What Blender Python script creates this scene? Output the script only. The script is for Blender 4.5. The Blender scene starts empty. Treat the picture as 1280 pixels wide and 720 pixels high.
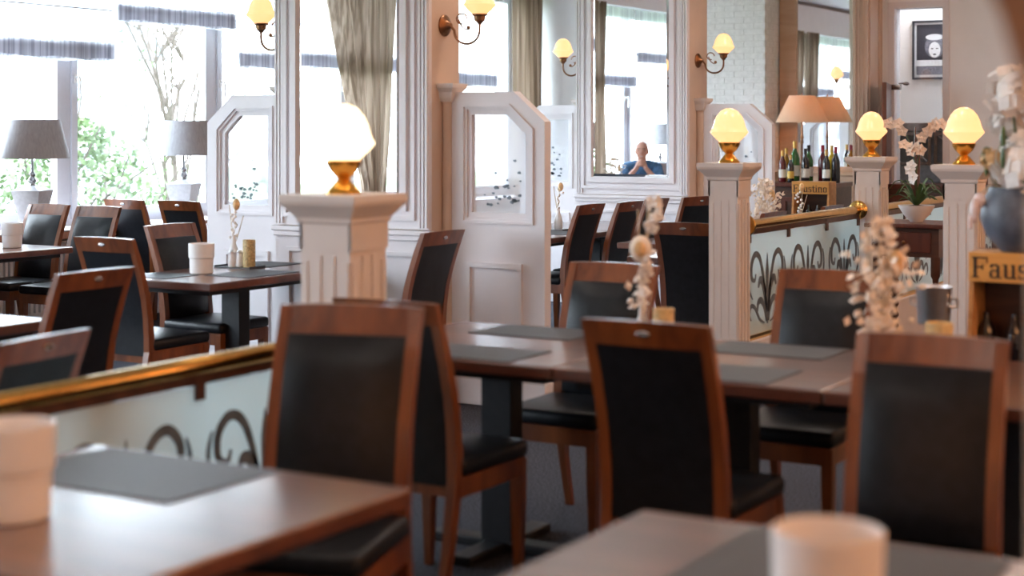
import bpy, bmesh, math, random
from mathutils import Vector, Matrix
random.seed(7)
PI = math.pi
scene = bpy.context.scene
COL = scene.collection

# ---------------------------------------------------------------- camera, world, light, exposure
cam_d = bpy.data.cameras.new('camera')
cam = bpy.data.objects.new('camera', cam_d); COL.objects.link(cam)
cam.location = (0, 0, 1.57)
cam.rotation_euler = (PI/2, 0, math.radians(30.54))
cam_d.sensor_width = 36; cam_d.lens = 56.25
cam_d.shift_y = -200/1280
cam_d.clip_start = 0.05; cam_d.clip_end = 300
cam_d.dof.use_dof = True; cam_d.dof.focus_distance = 11.5; cam_d.dof.aperture_fstop = 1.9
scene.camera = cam

world = bpy.data.worlds.new('overcast_sky'); scene.world = world
world.use_nodes = True
wb = world.node_tree.nodes['Background']
wb.inputs[0].default_value = (0.82, 0.91, 1.0, 1); wb.inputs[1].default_value = 7.8

scene.view_settings.view_transform = 'Standard'
scene.view_settings.look = 'None'
scene.view_settings.gamma = 1.0
scene.view_settings.use_curve_mapping = False
scene.view_settings.exposure = 1.48
CEIL_FILL = 5.5
PENDANT = 12.0
scene.cycles.use_denoising = True
scene.cycles.max_bounces = 10
scene.cycles.diffuse_bounces = 5
scene.cycles.glossy_bounces = 5
scene.cycles.transparent_max_bounces = 16
scene.cycles.sample_clamp_indirect = 8

WX = -9.5            # inner face of the window wall
CEIL = 3.65
# daylight portal covering the whole run of windows
pd = bpy.data.lights.new('window_portal', 'AREA'); pd.shape = 'RECTANGLE'
pd.size = 17.6; pd.size_y = 2.4; pd.cycles.is_portal = True
po = bpy.data.objects.new('window_portal', pd); COL.objects.link(po)
po.location = (WX-0.02, 7.45, 1.95); po.rotation_euler = (PI/2, 0, -PI/2)

# ---------------------------------------------------------------- materials
M = {}
def nm(name):
    m = bpy.data.materials.new(name); m.use_nodes = True
    M[name] = m
    return m, m.node_tree.nodes, m.node_tree.links, m.node_tree.nodes['Principled BSDF']
def mat(name, col, rough=0.5, metal=0.0, var=0.06, scale=30, bump=0.0, bscale=None, spec=0.5, coat=0.0, trans=0.0, sheen=0.0, stretch=None):
    m, N, L, b = nm(name)
    tc = N.new('ShaderNodeTexCoord'); mp = N.new('ShaderNodeMapping')
    L.new(tc.outputs['Object'], mp.inputs[0])
    if stretch: mp.inputs['Scale'].default_value = stretch
    n = N.new('ShaderNodeTexNoise'); n.inputs['Scale'].default_value = scale; n.inputs['Detail'].default_value = 4
    L.new(mp.outputs[0], n.inputs['Vector'])
    r = N.new('ShaderNodeValToRGB')
    c0 = [max(0, c*(1-var*2)) for c in col]; c1 = [min(1, c*(1+var*2)) for c in col]
    r.color_ramp.elements[0].color = (*c0, 1); r.color_ramp.elements[1].color = (*c1, 1)
    r.color_ramp.elements[0].position = .3; r.color_ramp.elements[1].position = .7
    L.new(n.outputs['Fac'], r.inputs[0]); L.new(r.outputs[0], b.inputs['Base Color'])
    b.inputs['Roughness'].default_value = rough; b.inputs['Metallic'].default_value = metal
    b.inputs['Specular IOR Level'].default_value = spec
    b.inputs['Coat Weight'].default_value = coat
    b.inputs['Transmission Weight'].default_value = trans
    b.inputs['Sheen Weight'].default_value = sheen
    if bump:
        n2 = N.new('ShaderNodeTexNoise'); n2.inputs['Scale'].default_value = bscale or scale*4; n2.inputs['Detail'].default_value = 3
        L.new(mp.outputs[0], n2.inputs['Vector'])
        bp = N.new('ShaderNodeBump'); bp.inputs['Strength'].default_value = bump; bp.inputs['Distance'].default_value = .01
        L.new(n2.outputs['Fac'], bp.inputs['Height']); L.new(bp.outputs[0], b.inputs['Normal'])
    return m
def wood(name, c0, c1, rough, axis='Y', scale=14, coat=0.2):
    m, N, L, b = nm(name)
    tc = N.new('ShaderNodeTexCoord'); mp = N.new('ShaderNodeMapping')
    L.new(tc.outputs['Object'], mp.inputs[0])
    mp.inputs['Scale'].default_value = {'X': (.12, 1, 1), 'Y': (1, .12, 1), 'Z': (1, 1, .12)}[axis]
    n = N.new('ShaderNodeTexNoise'); n.inputs['Scale'].default_value = scale; n.inputs['Detail'].default_value = 6; n.inputs['Distortion'].default_value = .6
    L.new(mp.outputs[0], n.inputs['Vector'])
    r = N.new('ShaderNodeValToRGB'); r.color_ramp.elements[0].color = (*c0, 1); r.color_ramp.elements[1].color = (*c1, 1)
    r.color_ramp.elements[0].position = .32; r.color_ramp.elements[1].position = .68
    L.new(n.outputs['Fac'], r.inputs[0]); L.new(r.outputs[0], b.inputs['Base Color'])
    b.inputs['Roughness'].default_value = rough; b.inputs['Coat Weight'].default_value = coat; b.inputs['Coat Roughness'].default_value = .17; b.inputs['Coat IOR'].default_value = 1.5 if coat < .5 else 1.62
    return m
wood('chair_wood', (.10, .024, .006), (.23, .066, .016), .30, 'Z')
wood('table_wood', (.080, .022, .011), (.155, .048, .023), .34, 'X', 10, .8)
wood('dark_wood', (.045, .018, .012), (.09, .035, .02), .35, 'X')
wood('mahogany', (.07, .018, .012), (.13, .035, .02), .3, 'Z')
wood('crate_wood', (.50, .23, .075), (.66, .33, .12), .5, 'X', 20, 0)
wood('tan_wood', (.48, .30, .19), (.58, .38, .26), .45, 'X', 12, 0)
wood('rose_wood_sill', (.45, .23, .16), (.55, .30, .22), .35, 'Y')
mat('leather', (.007, .008, .011), .38, bump=.06, bscale=260, var=.15, spec=.26)
mat('black_metal', (.010, .011, .014), .45, var=.1, spec=.3)
mat('white_paint', (.72, .69, .72), .42, var=.015, scale=6)
mat('post_paint', (.70, .64, .61), .42, var=.015, scale=6)
mat('tan_glow_paint', (.60, .46, .37), .45, var=.02, scale=5)  # tan paint; on pillar sides and wall end it holds the warm lamp glow
mat('column_brown', (.30, .19, .13), .5, var=.05)
mat('wall_paint', (.81, .81, .83), .7, var=.012, scale=4)
mat('ceiling_paint', (.80, .80, .80), .8, var=.01, scale=3)
mat('brick_white', (.80, .78, .78), .6, var=.04, scale=20, bump=.2, bscale=80)
mat('mortar', (.74, .72, .71), .85, var=.05)
mat('window_plastic', (.62, .64, .70), .35, var=.01)
mat('carpet', (.062, .067, .085), .95, var=.5, scale=110, bump=.4, bscale=300, spec=.1)
mat('brass', (.78, .48, .15), .16, 1.0, var=.05)
mat('lamp_brass', (.72, .36, .07), .25, 1.0, var=.05)
mat('bronze', (.26, .13, .07), .32, 1.0, var=.1)
mat('steel', (.85, .85, .87), .32, 1.0, var=.03)
mat('silver_dark', (.35, .33, .33), .25, 1.0, var=.06)
mat('ceramic', (.78, .76, .76), .35, var=.01)
mat('urn_grey', (.42, .42, .45), .3, var=.05)
wood('header_wood', (.60, .27, .06), (.72, .36, .09), .5, 'X', 20, 0)
mat('mat_vinyl', (.045, .05, .062), .48, var=.12, scale=220, bump=.15, bscale=400)
mat('tray_black', (.015, .015, .018), .3)
mat('grey_shade', (.36, .36, .39), .8, var=.05, scale=60, stretch=(1, 1, .2))
mat('seam', (.42, .42, .46), .8)
mat('candle_glass', (.70, .52, .25), .3, var=.1, scale=50)
mat('gold_candle', (.50, .37, .18), .45, var=.2, scale=90)
mat('dried_petal', (.86, .76, .66), .8, var=.06, scale=40)
mat('dried_white', (.88, .85, .82), .8, var=.03, scale=40)
mat('dried_orange', (.72, .47, .24), .85, var=.12, scale=60)
mat('stem_tan', (.62, .50, .36), .8)
mat('stem_green', (.06, .10, .04), .6, var=.2)
mat('leaf_green', (.07, .14, .05), .5, var=.25, scale=12)
mat('petal_white', (.88, .86, .85), .6, var=.03)
mat('petal_peach', (.86, .70, .58), .65, var=.05)
mat('vase_slate', (.10, .12, .16), .45, var=.15, scale=14)
mat('motif_grey', (.12, .15, .18), .4, var=.15, scale=14)
mat('poster_dark', (.03, .03, .045), .4)
mat('poster_pale', (.70, .71, .74), .5, var=.05, scale=60)
mat('poster_mid', (.16, .16, .20), .5, var=.25, scale=60)
mat('paper_label', (.80, .78, .72), .6, var=.03)
mat('yellow_label', (.72, .48, .10), .5)
mat('print_black', (.02, .016, .014), .6)
mat('skin', (.62, .33, .25), .5, var=.06, scale=12)
mat('shirt_blue', (.06, .15, .30), .8, var=.18, scale=24, bump=.2, bscale=30)
mat('trousers', (.03, .035, .05), .85)
mat('bark', (.07, .055, .045), .9, var=.25)
mat('foliage_pale', (.10, .145, .065), .7, var=.3, scale=3)
mat('foliage_deep', (.065, .125, .045), .7, var=.3, scale=3)
mat('lawn', (.10, .15, .06), .95, var=.25, scale=2)
mat('roof_slate', (.22, .27, .33), .8, var=.1)
mat('house_wall', (.50, .55, .60), .8)
mat('grey_cabinet', (.22, .25, .29), .5, var=.08)
mat('purple_bottle', (.22, .05, .22), .25)
mat('heart_glaze', (.72, .60, .60), .25)
mat('radiator_white', (.70, .71, .74), .4, var=.01)
for nme, c in (('bottle_dark', (.010, .008, .012)), ('bottle_green', (.03, .13, .03)), ('bottle_red', (.10, .006, .012)), ('bottle_amber', (.30, .13, .01)), ('bottle_yellow', (.62, .42, .03))):
    mat(nme, c, .08, var=.05, spec=.7)
mat('foil_red', (.25, .015, .03), .3, .4); mat('foil_gold', (.6, .38, .12), .3, .8); mat('foil_black', (.01, .01, .014), .3)
m, N, L, b = nm('mirror'); b.inputs['Base Color'].default_value = (.93, .95, .96, 1); b.inputs['Metallic'].default_value = 1; b.inputs['Roughness'].default_value = 0.0
m, N, L, b = nm('emit_lamp')                                  # opal glass lit from inside
b.inputs['Base Color'].default_value = (.35, .30, .25, 1); b.inputs['Emission Color'].default_value = (1, .47, .19, 1); b.inputs['Emission Strength'].default_value = .56
b.inputs['Roughness'].default_value = .2
m, N, L, b = nm('emit_lamp_bright')                           # the same glass over a stronger bulb
b.inputs['Base Color'].default_value = (.35, .30, .25, 1); b.inputs['Emission Color'].default_value = (1, .70, .40, 1); b.inputs['Emission Strength'].default_value = 1.1
b.inputs['Roughness'].default_value = .2
m, N, L, b = nm('emit_ceiling_fill'); b.inputs['Emission Color'].default_value = (1, .86, .76, 1); b.inputs['Emission Strength'].default_value = CEIL_FILL
m, N, L, b = nm('emit_opening_fill'); b.inputs['Emission Color'].default_value = (.95, .97, 1, 1); b.inputs['Emission Strength'].default_value = 22
m, N, L, b = nm('emit_pendant'); b.inputs['Emission Color'].default_value = (1, .42, .15, 1); b.inputs['Emission Strength'].default_value = PENDANT
def glassy(name, tint, gloss, rough=0.0, frost=0.0, frostcol=(.8, .85, .87), aniso=None):
    m, N, L, b = nm(name); N.remove(b); out = N['Material Output']
    t = N.new('ShaderNodeBsdfTransparent'); t.inputs[0].default_value = (*tint, 1)
    g = N.new('ShaderNodeBsdfGlossy'); g.inputs['Roughness'].default_value = rough
    fr = N.new('ShaderNodeLayerWeight'); fr.inputs[0].default_value = .5
    p4 = N.new('ShaderNodeMath'); p4.operation = 'POWER'; p4.inputs[1].default_value = 4.0; L.new(fr.outputs['Facing'], p4.inputs[0])
    ad = N.new('ShaderNodeMath'); ad.operation = 'MULTIPLY_ADD'; ad.inputs[1].default_value = .5; ad.inputs[2].default_value = .035; L.new(p4.outputs[0], ad.inputs[0])
    mx = N.new('ShaderNodeMixShader'); L.new(ad.outputs[0], mx.inputs[0]); L.new(t.outputs[0], mx.inputs[1]); L.new(g.outputs[0], mx.inputs[2])
    last = mx
    if frost:
        d = N.new('ShaderNodeBsdfDiffuse'); d.inputs[0].default_value = (*frostcol, 1)
        tr = N.new('ShaderNodeBsdfTranslucent'); tr.inputs[0].default_value = (*frostcol, 1)
        m1 = N.new('ShaderNodeMixShader'); m1.inputs[0].default_value = .5; L.new(d.outputs[0], m1.inputs[1]); L.new(tr.outputs[0], m1.inputs[2])
        m2 = N.new('ShaderNodeMixShader'); m2.inputs[0].default_value = frost; L.new(last.outputs[0], m2.inputs[1]); L.new(m1.outputs[0], m2.inputs[2]); last = m2
    L.new(last.outputs[0], out.inputs[0])
glassy('window_glass', (.97, .99, 1), .1)
glassy('clear_glass', (.95, .97, .97), .1)
glassy('frosted_glass', (.9, .97, 1), .1, 0, .86, (.74, .86, .88))
glassy('etched_glass', (.95, .97, 1), .1, 0, .5, (.93, .94, .97))
def fabric(name, col, transl, transp=0.0, stripe=None):
    m, N, L, b = nm(name); N.remove(b); out = N['Material Output']
    d = N.new('ShaderNodeBsdfDiffuse'); t = N.new('ShaderNodeBsdfTranslucent')
    tc = N.new('ShaderNodeTexCoord'); mp = N.new('ShaderNodeMapping'); L.new(tc.outputs['Object'], mp.inputs[0])
    mp.inputs['Scale'].default_value = (1, 1, .02)
    n = N.new('ShaderNodeTexNoise'); n.inputs['Scale'].default_value = 26; L.new(mp.outputs[0], n.inputs['Vector'])
    r = N.new('ShaderNodeValToRGB'); r.color_ramp.elements[0].color = (*[c*.7 for c in col], 1); r.color_ramp.elements[1].color = (*(stripe or col), 1)
    r.color_ramp.elements[0].position = .4; r.color_ramp.elements[1].position = .6
    L.new(n.outputs['Fac'], r.inputs[0]); L.new(r.outputs[0], d.inputs[0]); L.new(r.outputs[0], t.inputs[0])
    m1 = N.new('ShaderNodeMixShader'); m1.inputs[0].default_value = transl; L.new(d.outputs[0], m1.inputs[1]); L.new(t.outputs[0], m1.inputs[2])
    last = m1
    if transp:
        tt = N.new('ShaderNodeBsdfTransparent'); m2 = N.new('ShaderNodeMixShader'); m2.inputs[0].default_value = transp
        L.new(m1.outputs[0], m2.inputs[1]); L.new(tt.outputs[0], m2.inputs[2]); last = m2
    L.new(last.outputs[0], out.inputs[0])
fabric('curtain_cloth', (.36, .27, .20), .28, 0, (.50, .40, .32))
fabric('linen_hem', (.50, .50, .57), .45, .12, (.60, .60, .66))
fabric('cream_shade', (1.2, .98, .76), .45, 0, (.85, .70, .55))
fabric('sheer_blind', (.90, .92, .95), .75, .5, (.92, .94, .97))

# ---------------------------------------------------------------- mesh building
class MB:
    def __init__(s): s.bm = bmesh.new()
    def box(s, x0, x1, y0, y1, z0, z1, bev=0.0, seg=2):
        vs = [s.bm.verts.new((x, y, z)) for x in (x0, x1) for y in (y0, y1) for z in (z0, z1)]
        fs = [s.bm.faces.new([vs[i] for i in q]) for q in ((0, 1, 3, 2), (4, 6, 7, 5), (0, 4, 5, 1), (2, 3, 7, 6), (0, 2, 6, 4), (1, 5, 7, 3))]
        if bev:
            es = list({e for f in fs for e in f.edges})
            bmesh.ops.bevel(s.bm, geom=es, offset=bev, segments=seg, affect='EDGES', profile=.5)
        return s
    def prism(s, pts, d, axis='Y', at=0.0):
        """polygon pts (a,b) extruded by d along axis; Y: (x,z), X: (y,z), Z: (x,y)"""
        def P(a, b, c): return {'Y': (a, c, b), 'X': (c, a, b), 'Z': (a, b, c)}[axis]
        v0 = [s.bm.verts.new(P(a, b, at)) for a, b in pts]; v1 = [s.bm.verts.new(P(a, b, at+d)) for a, b in pts]
        n = len(pts)
        s.bm.faces.new(v0); s.bm.faces.new(v1[::-1])
        for i in range(n): s.bm.faces.new((v0[i], v0[(i+1) % n], v1[(i+1) % n], v1[i]))
        return s
    def ringprism(s, outer, inner, d, axis='Y', at=0.0):
        def P(a, b, c): return {'Y': (a, c, b), 'X': (c, a, b), 'Z': (a, b, c)}[axis]
        R = [[s.bm.verts.new(P(a, b, c)) for a, b in pts] for pts, c in ((outer, at), (inner, at), (outer, at+d), (inner, at+d))]
        n = len(outer)
        for i in range(n):
            j = (i+1) % n
            s.bm.faces.new((R[0][i], R[0][j], R[1][j], R[1][i])); s.bm.faces.new((R[2][j], R[2][i], R[3][i], R[3][j]))
            s.bm.faces.new((R[0][j], R[0][i], R[2][i], R[2][j])); s.bm.faces.new((R[1][i], R[1][j], R[3][j], R[3][i]))
        return s
    def lathe(s, prof, c=(0, 0, 0), n=24, rot=None, cap=True):
        rings = []
        for r, z in prof:
            ring = []
            for k in range(n):
                a = 2*PI*k/n
                p = Vector((r*math.cos(a), r*math.sin(a), z))
                if rot: p = rot @ p
                ring.append(s.bm.verts.new(p + Vector(c)))
            rings.append(ring)
        for a, b in zip(rings, rings[1:]):
            for k in range(n): s.bm.faces.new((a[k], a[(k+1) % n], b[(k+1) % n], b[k]))
        if cap:
            s.bm.faces.new(rings[0][::-1]); s.bm.faces.new(rings[-1])
        return s
    def square(s, prof, c=(0, 0, 0)):
        """square lathe: half-width, z"""
        rings = [[s.bm.verts.new((c[0]+sx*r, c[1]+sy*r, c[2]+z)) for sx, sy in ((-1, -1), (1, -1), (1, 1), (-1, 1))] for r, z in prof]
        for a, b in zip(rings, rings[1:]):
            for k in range(4): s.bm.faces.new((a[k], a[(k+1) % 4], b[(k+1) % 4], b[k]))
        s.bm.faces.new(rings[0][::-1]); s.bm.faces.new(rings[-1])
        return s
    def tube(s, pts, r, n=8, cap=True):
        pts = [Vector(p) for p in pts]
        rr = r if isinstance(r, (list, tuple)) else [r]*len(pts)
        rings = []; up = None
        for i, p in enumerate(pts):
            t = (pts[min(i+1, len(pts)-1)] - pts[max(i-1, 0)])
            if t.length < 1e-9: t = Vector((0, 0, 1))
            t.normalize()
            if up is None: up = t.orthogonal()
            up = up - t*up.dot(t)
            if up.length < 1e-6: up = t.orthogonal()
            up.normalize(); w = t.cross(up)
            rings.append([s.bm.verts.new(p + (up*math.cos(2*PI*k/n) + w*math.sin(2*PI*k/n))*rr[i]) for k in range(n)])
        for a, b in zip(rings, rings[1:]):
            for k in range(n): s.bm.faces.new((a[k], a[(k+1) % n], b[(k+1) % n], b[k]))
        if cap and n > 2:
            s.bm.faces.new(rings[0][::-1]); s.bm.faces.new(rings[-1])
        return s
    def sweep(s, pts, w, d, x=0.0):
        """rectangular bar along a polyline in the YZ plane, w across X, d thickness"""
        rings = []
        for i, (y, z) in enumerate(pts):
            a = Vector(pts[max(i-1, 0)]); b2 = Vector(pts[min(i+1, len(pts)-1)])
            t = (b2-a).normalized(); nrm = Vector((t.y, -t.x))
            ww = w[i] if isinstance(w, (list, tuple)) else w; dd = d[i] if isinstance(d, (list, tuple)) else d
            rings.append([s.bm.verts.new((x+sx*ww/2, y+nrm.x*sd*dd/2, z+nrm.y*sd*dd/2)) for sx, sd in ((-1, -1), (1, -1), (1, 1), (-1, 1))])
        for a, b2 in zip(rings, rings[1:]):
            for k in range(4): s.bm.faces.new((a[k], a[(k+1) % 4], b2[(k+1) % 4], b2[k]))
        s.bm.faces.new(rings[0][::-1]); s.bm.faces.new(rings[-1])
        return s
    def ball(s, c, r, u=10, v=7, sc=(1, 1, 1), rot=None):
        mt = Matrix.Translation(c) @ (rot.to_4x4() if rot else Matrix()) @ Matrix.Diagonal((r*sc[0], r*sc[1], r*sc[2], 1))
        bmesh.ops.create_uvsphere(s.bm, u_segments=u, v_segments=v, radius=1, matrix=mt)
        return s
    def quad(s, c, a, b):
        c, a, b = Vector(c), Vector(a), Vector(b)
        s.bm.faces.new([s.bm.verts.new(p) for p in (c-a*.5-b*.1, c-b*.5+a*.1, c+a*.5+b*.1, c+b*.5-a*.1)])
        return s
    def mesh(s, name, mtl, smooth=False, fix=True):
        if fix: bmesh.ops.recalc_face_normals(s.bm, faces=s.bm.faces[:])
        me = bpy.data.meshes.new(name); s.bm.to_mesh(me); s.bm.free()
        me.materials.append(M[mtl])
        if smooth:
            me.polygons.foreach_set('use_smooth', [True]*len(me.polygons))
            try: me.set_sharp_from_angle(angle=math.radians(38))
            except Exception: pass
        return me
    def build(s, name, mtl, parent=None, smooth=False, loc=None, fix=True):
        o = bpy.data.objects.new(name, s.mesh(name, mtl, smooth, fix)); COL.objects.link(o)
        if parent: o.parent = parent
        if loc: o.location = loc
        return o
def tag(o, label=None, cat=None, group=None, kind=None):
    if label: o['label'] = label
    if cat: o['category'] = cat
    if group: o['group'] = group
    if kind: o['kind'] = kind
    return o
def empty(name, loc=(0, 0, 0), rz=0, label=None, cat=None, group=None, kind=None):
    o = bpy.data.objects.new(name, None); COL.objects.link(o); o.empty_display_size = .1
    o.location = loc; o.rotation_euler = (0, 0, math.radians(rz))
    return tag(o, label, cat, group, kind)
def kids(o): return [c for c in COL.objects if c.parent == o]
CH = {}
def reg():
    CH.clear()
    for c in COL.objects:
        if c.parent: CH.setdefault(c.parent.name, []).append(c)
def clone(src, loc, rz=0, label=None, group=None, depth=0, parent=None, cat=None):
    if depth == 0: reg()
    c = src.copy(); COL.objects.link(c)
    if depth == 0:
        c.location = loc; c.rotation_euler = (0, 0, math.radians(rz))
        if label: c['label'] = label
        if group: c['group'] = group
    else: c.parent = parent
    for ch in CH.get(src.name, []): clone(ch, None, 0, None, None, depth+1, c)
    return c
def obj(me, name, parent, loc=None, rot=None):
    o = bpy.data.objects.new(name, me); COL.objects.link(o); o.parent = parent
    if loc: o.location = loc
    if rot: o.rotation_euler = rot
    return o

# ---------------------------------------------------------------- room shell
YB, YF = 16.4, -5.0           # far wall, wall behind the camera
XR = 5.0
tag(MB().box(WX-.3, XR, YF, 18.2, -.1, 0).build('floor', 'carpet'), 'dark blue grey speckled carpet floor', 'floor', kind='structure')
tag(MB().box(WX-.3, XR+.2, YF-.2, 18.2, CEIL, CEIL+.15).build('ceiling', 'ceiling_paint'), 'plain white ceiling', 'ceiling', kind='structure')
WT = 3.14; WS = .78           # window head and sill
wl = MB()
wl.box(WX-.3, WX, YF, YB+.2, 0, WS-.03); wl.box(WX-.3, WX, YF, YB+.2, WT, CEIL)
wl.box(WX-.3, WX, YF, -1.30, WS-.03, WT); wl.box(WX-.3, WX, 16.2, YB+.2, WS-.03, WT)
tag(wl.build('wall_left', 'wall_paint'), 'pale window wall above and below the glazing', 'wall', kind='structure')
tag(MB().box(WX, -4.84, YB, YB+.2, 0, CEIL).build('wall_back', 'wall_paint'), 'pale grey far wall behind the pillars', 'wall', kind='structure')
tag(MB().box(WX, XR, YF-.2, YF, 0, CEIL).build('wall_rear', 'wall_paint'), 'pale wall behind the viewer', 'wall', kind='structure')
tag(MB().box(XR, XR+.2, YF, 18.2, 0, CEIL).build('wall_right', 'wall_paint'), 'pale right side wall of the dining room', 'wall', kind='structure')
YW = 14.9
wr = MB().box(-4.70, -4.60, YW, YW+.15, 0, CEIL).box(-4.10, XR, YW, YW+.15, 0, CEIL).box(-4.60, -4.10, YW, YW+.15, 0, 1.02).box(-4.60, -4.10, YW, YW+.15, 2.72, CEIL)
tag(wr.build('wall_far_right', 'wall_paint'), 'light grey wall with a tall narrow opening in place of a mirror behind the flowers', 'wall', kind='structure')
# shallow room behind the opening, which stands in for a bevelled mirror
tag(MB().box(-4.84, -1.5, 15.70, 15.85, 0, CEIL).box(-1.6, -1.5, YW+.15, 15.70, 0, CEIL).build('wall_behind_opening', 'wall_paint'), 'white wall behind the opening that stands in for a mirror', 'wall', kind='structure')
st = MB().box(-4.84, -4.70, 14.45, 15.18, 0, CEIL).box(-4.87, -4.84, 14.6, YB, 0, CEIL)
w_ = tag(st.build('wall_stub', 'tan_glow_paint'), 'narrow warm beige wall end beside the bar mirror', 'wall', kind='structure')
f_ = MB()
for x in (-4.82, -4.785, -4.75): f_.box(x, x+.012, 14.435, 14.45, 0, CEIL)
f_.box(-4.70, -4.69, 14.50, 14.53, 0, CEIL); f_.box(-4.70, -4.69, 14.78, 14.81, 0, CEIL)
f_.build('moulding', 'tan_glow_paint', w_)
tag(MB().box(WX, WX+.26, YF, YB, WT, CEIL-.06).build('trim_1', 'wall_paint'), 'long white pelmet box over the windows', 'trim', kind='structure')
sl = MB().box(WX-.05, WX+.36, -1.3, YB, WS-.06, WS, .01).build('trim_2', 'rose_wood_sill'); tag(sl, 'reddish wooden window sill running along the glazing', 'sill', kind='structure')
MB().box(WX-.05, WX+.37, -1.3, YB, WS, WS+.012, .004).build('sill_board', 'white_paint', sl)
tag(MB().box(-7.4, -4.84, YB-.025, YB, 0, .14).build('baseboard_back', 'white_paint'), 'white skirting along the far wall', 'baseboard', kind='structure')

# windows, one bay each
EDG = [-1.30 + 1.75*k for k in range(11)]
for k in range(10):
    y0, y1 = EDG[k], EDG[k+1]
    fr = MB().ringprism([(y0, WS), (y1, WS), (y1, WT), (y0, WT)], [(y0+.05, WS+.06), (y1-.05, WS+.06), (y1-.05, WT-.05), (y0+.05, WT-.05)], .09, 'X', WX-.16)
    w = tag(fr.build('window_%d' % (k+1), 'window_plastic'), 'tall white framed window bay in the left wall', 'window', kind='structure')
    MB().ringprism([(y0+.05, WS+.06), (y1-.05, WS+.06), (y1-.05, WT-.05), (y0+.05, WT-.05)], [(y0+.11, WS+.13), (y1-.11, WS+.13), (y1-.11, WT-.11), (y0+.11, WT-.11)], .07, 'X', WX-.12).build('sash', 'window_plastic', w)
    MB().box(WX-.095, WX-.085, y0+.10, y1-.10, WS+.12, WT-.10).build('pane', 'window_glass', w)
    h = MB().box(WX-.05, WX-.035, y0+.065, y0+.095, 1.93, 2.0, .004)
    h.tube([(WX-.04, y0+.08, 1.975), (WX+.005, y0+.08, 1.98), (WX+.01, y0+.08, 1.95), (WX+.006, y0+.085, 1.84)], [.009, .010, .011, .009], 8)
    h.build('handle', 'ceramic', w, True)

# ---------------------------------------------------------------- outside
gr = MB().box(-90, WX-.4, -60, 90, -1.3, -1.2).build('lawn', 'lawn'); tag(gr, 'pale green lawn outside the windows', 'lawn', kind='structure')
def tree(x, y, h, r, n, mtl, lab, leaf=.16, bare=False, grp='trees and shrubs outside the windows', z0=-1.2, low=.25):
    o = empty('garden_tree' if not bare else 'bare_tree', (x, y, z0), 0, lab, 'tree', grp)
    t = MB(); rnd = random.Random(int(x*91+y*37))
    t.tube([(0, 0, 0), (.05, .03, h*.35), (-.04, .06, h*.6)], [.06, .04, .02] if bare else [.09, .06, .03], 6)
    tips = []
    for k in range(16 if bare else 9):
        a = rnd.random()*6.28; zz = h*(.2+.4*rnd.random()); rr = r*(.4+.6*rnd.random()); zt = min(h, zz+h*(.25+.35*rnd.random()))
        p1 = (math.cos(a)*rr*.5, math.sin(a)*rr*.5, zz+(zt-zz)*.55); p2 = (math.cos(a+.25)*rr, math.sin(a+.25)*rr, zt)
        t.tube([(0, 0, zz), p1, p2], [.026, .018, .010] if bare else [.028, .017, .006], 5); tips.append(p2)
        for q in range(3 if bare else 1):
            d = Vector((rnd.uniform(-.5, .5), rnd.uniform(-.5, .5), rnd.uniform(.2, .9)))
            t.tube([p1, Vector(p1)+d*.6, Vector(p1)+d*1.2], [.018, .014, .008], 4)
    t.build('trunk', 'bark', o)
    if n:
        f = MB()
        for k in range(n):
            a = rnd.random()*6.28; q = rnd.random()**.5; zz = rnd.random()
            env = math.sin(PI*min(1, zz*.8+.2))**.6
            c = (math.cos(a)*r*q*env, math.sin(a)*r*q*env, h*(low+(1-low)*zz))
            u = Vector((rnd.gauss(0, 1), rnd.gauss(0, 1), rnd.gauss(0, 1))).normalized(); v = u.orthogonal().normalized()
            s_ = leaf*(.7+rnd.random()*.9)
            f.quad(c, u*s_, v*s_*.6)
        tag(f.build('foliage', mtl, o, fix=False), kind='stuff')
    return o
tree(-16.5, 11.3, 4.1, 1.7, 5200, 'foliage_pale', 'rounded pale green shrub seen between the two grey window lamps', leaf=.08)
tree(-13.4, 13.0, 2.9, 1.2, 4200, 'foliage_pale', 'low leafy bush outside below the right grey window lamp', leaf=.07)
tree(-15.6, 17.0, 5.2, 1.5, 500, 'foliage_pale', 'bare branched young tree with upright twigs above the right window lamp', bare=True, leaf=.06)
tree(-13.4, 9.1, 2.7, 1.15, 4200, 'foliage_deep', 'green bush outside the window behind the left grey lamp', leaf=.07)
tree(-21.5, 14.6, 4.6, 2.2, 5200, 'foliage_pale', 'larger hazy tree in the distance behind the right window lamp', leaf=.11)
tree(-19.5, 8.2, 4.4, 1.9, 4600, 'foliage_pale', 'hazy distant tree behind the left window lamp', leaf=.10)
tree(-15.0, 20.8, 3.3, 1.7, 4200, 'foliage_pale', 'spring green shrub outside at the far end of the glazing', leaf=.09)
tree(-14.6, 3.0, 3.7, 1.4, 5200, 'foliage_deep', 'fresh green leafy tree mirrored in the nearer pillar', leaf=.09)
tree(-18.2, 4.8, 3.9, 1.7, 5200, 'foliage_pale', 'pale leafy shrub mirrored behind the seated man', leaf=.10)
tree(-13.2, 5.8, 2.9, 1.2, 4000, 'foliage_pale', 'small hazy bush mirrored left of the seated man', leaf=.08)
tree(-13.9, .2, 3.4, 1.3, 2500, 'foliage_deep', 'green tree outside the rear windows', leaf=.10)
tw = empty('window_twig', (-10.6, 9.95, -1.2), 0, 'thin dark upright sapling stem close outside the window', 'sapling')
t = MB(); t.tube([(0, 0, 0), (.02, .05, 1.5), (.05, .12, 2.35), (.04, .10, 2.75)], [.02, .02, .015, .004], 6)
for k in range(9):
    z = 2.1+k*.07; t.tube([(.04, .1, z), (.04+.12*(-1)**k, .1+.14*math.cos(k), z+.1)], [.008, .002], 4)
t.build('stem', 'bark', tw)
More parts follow.
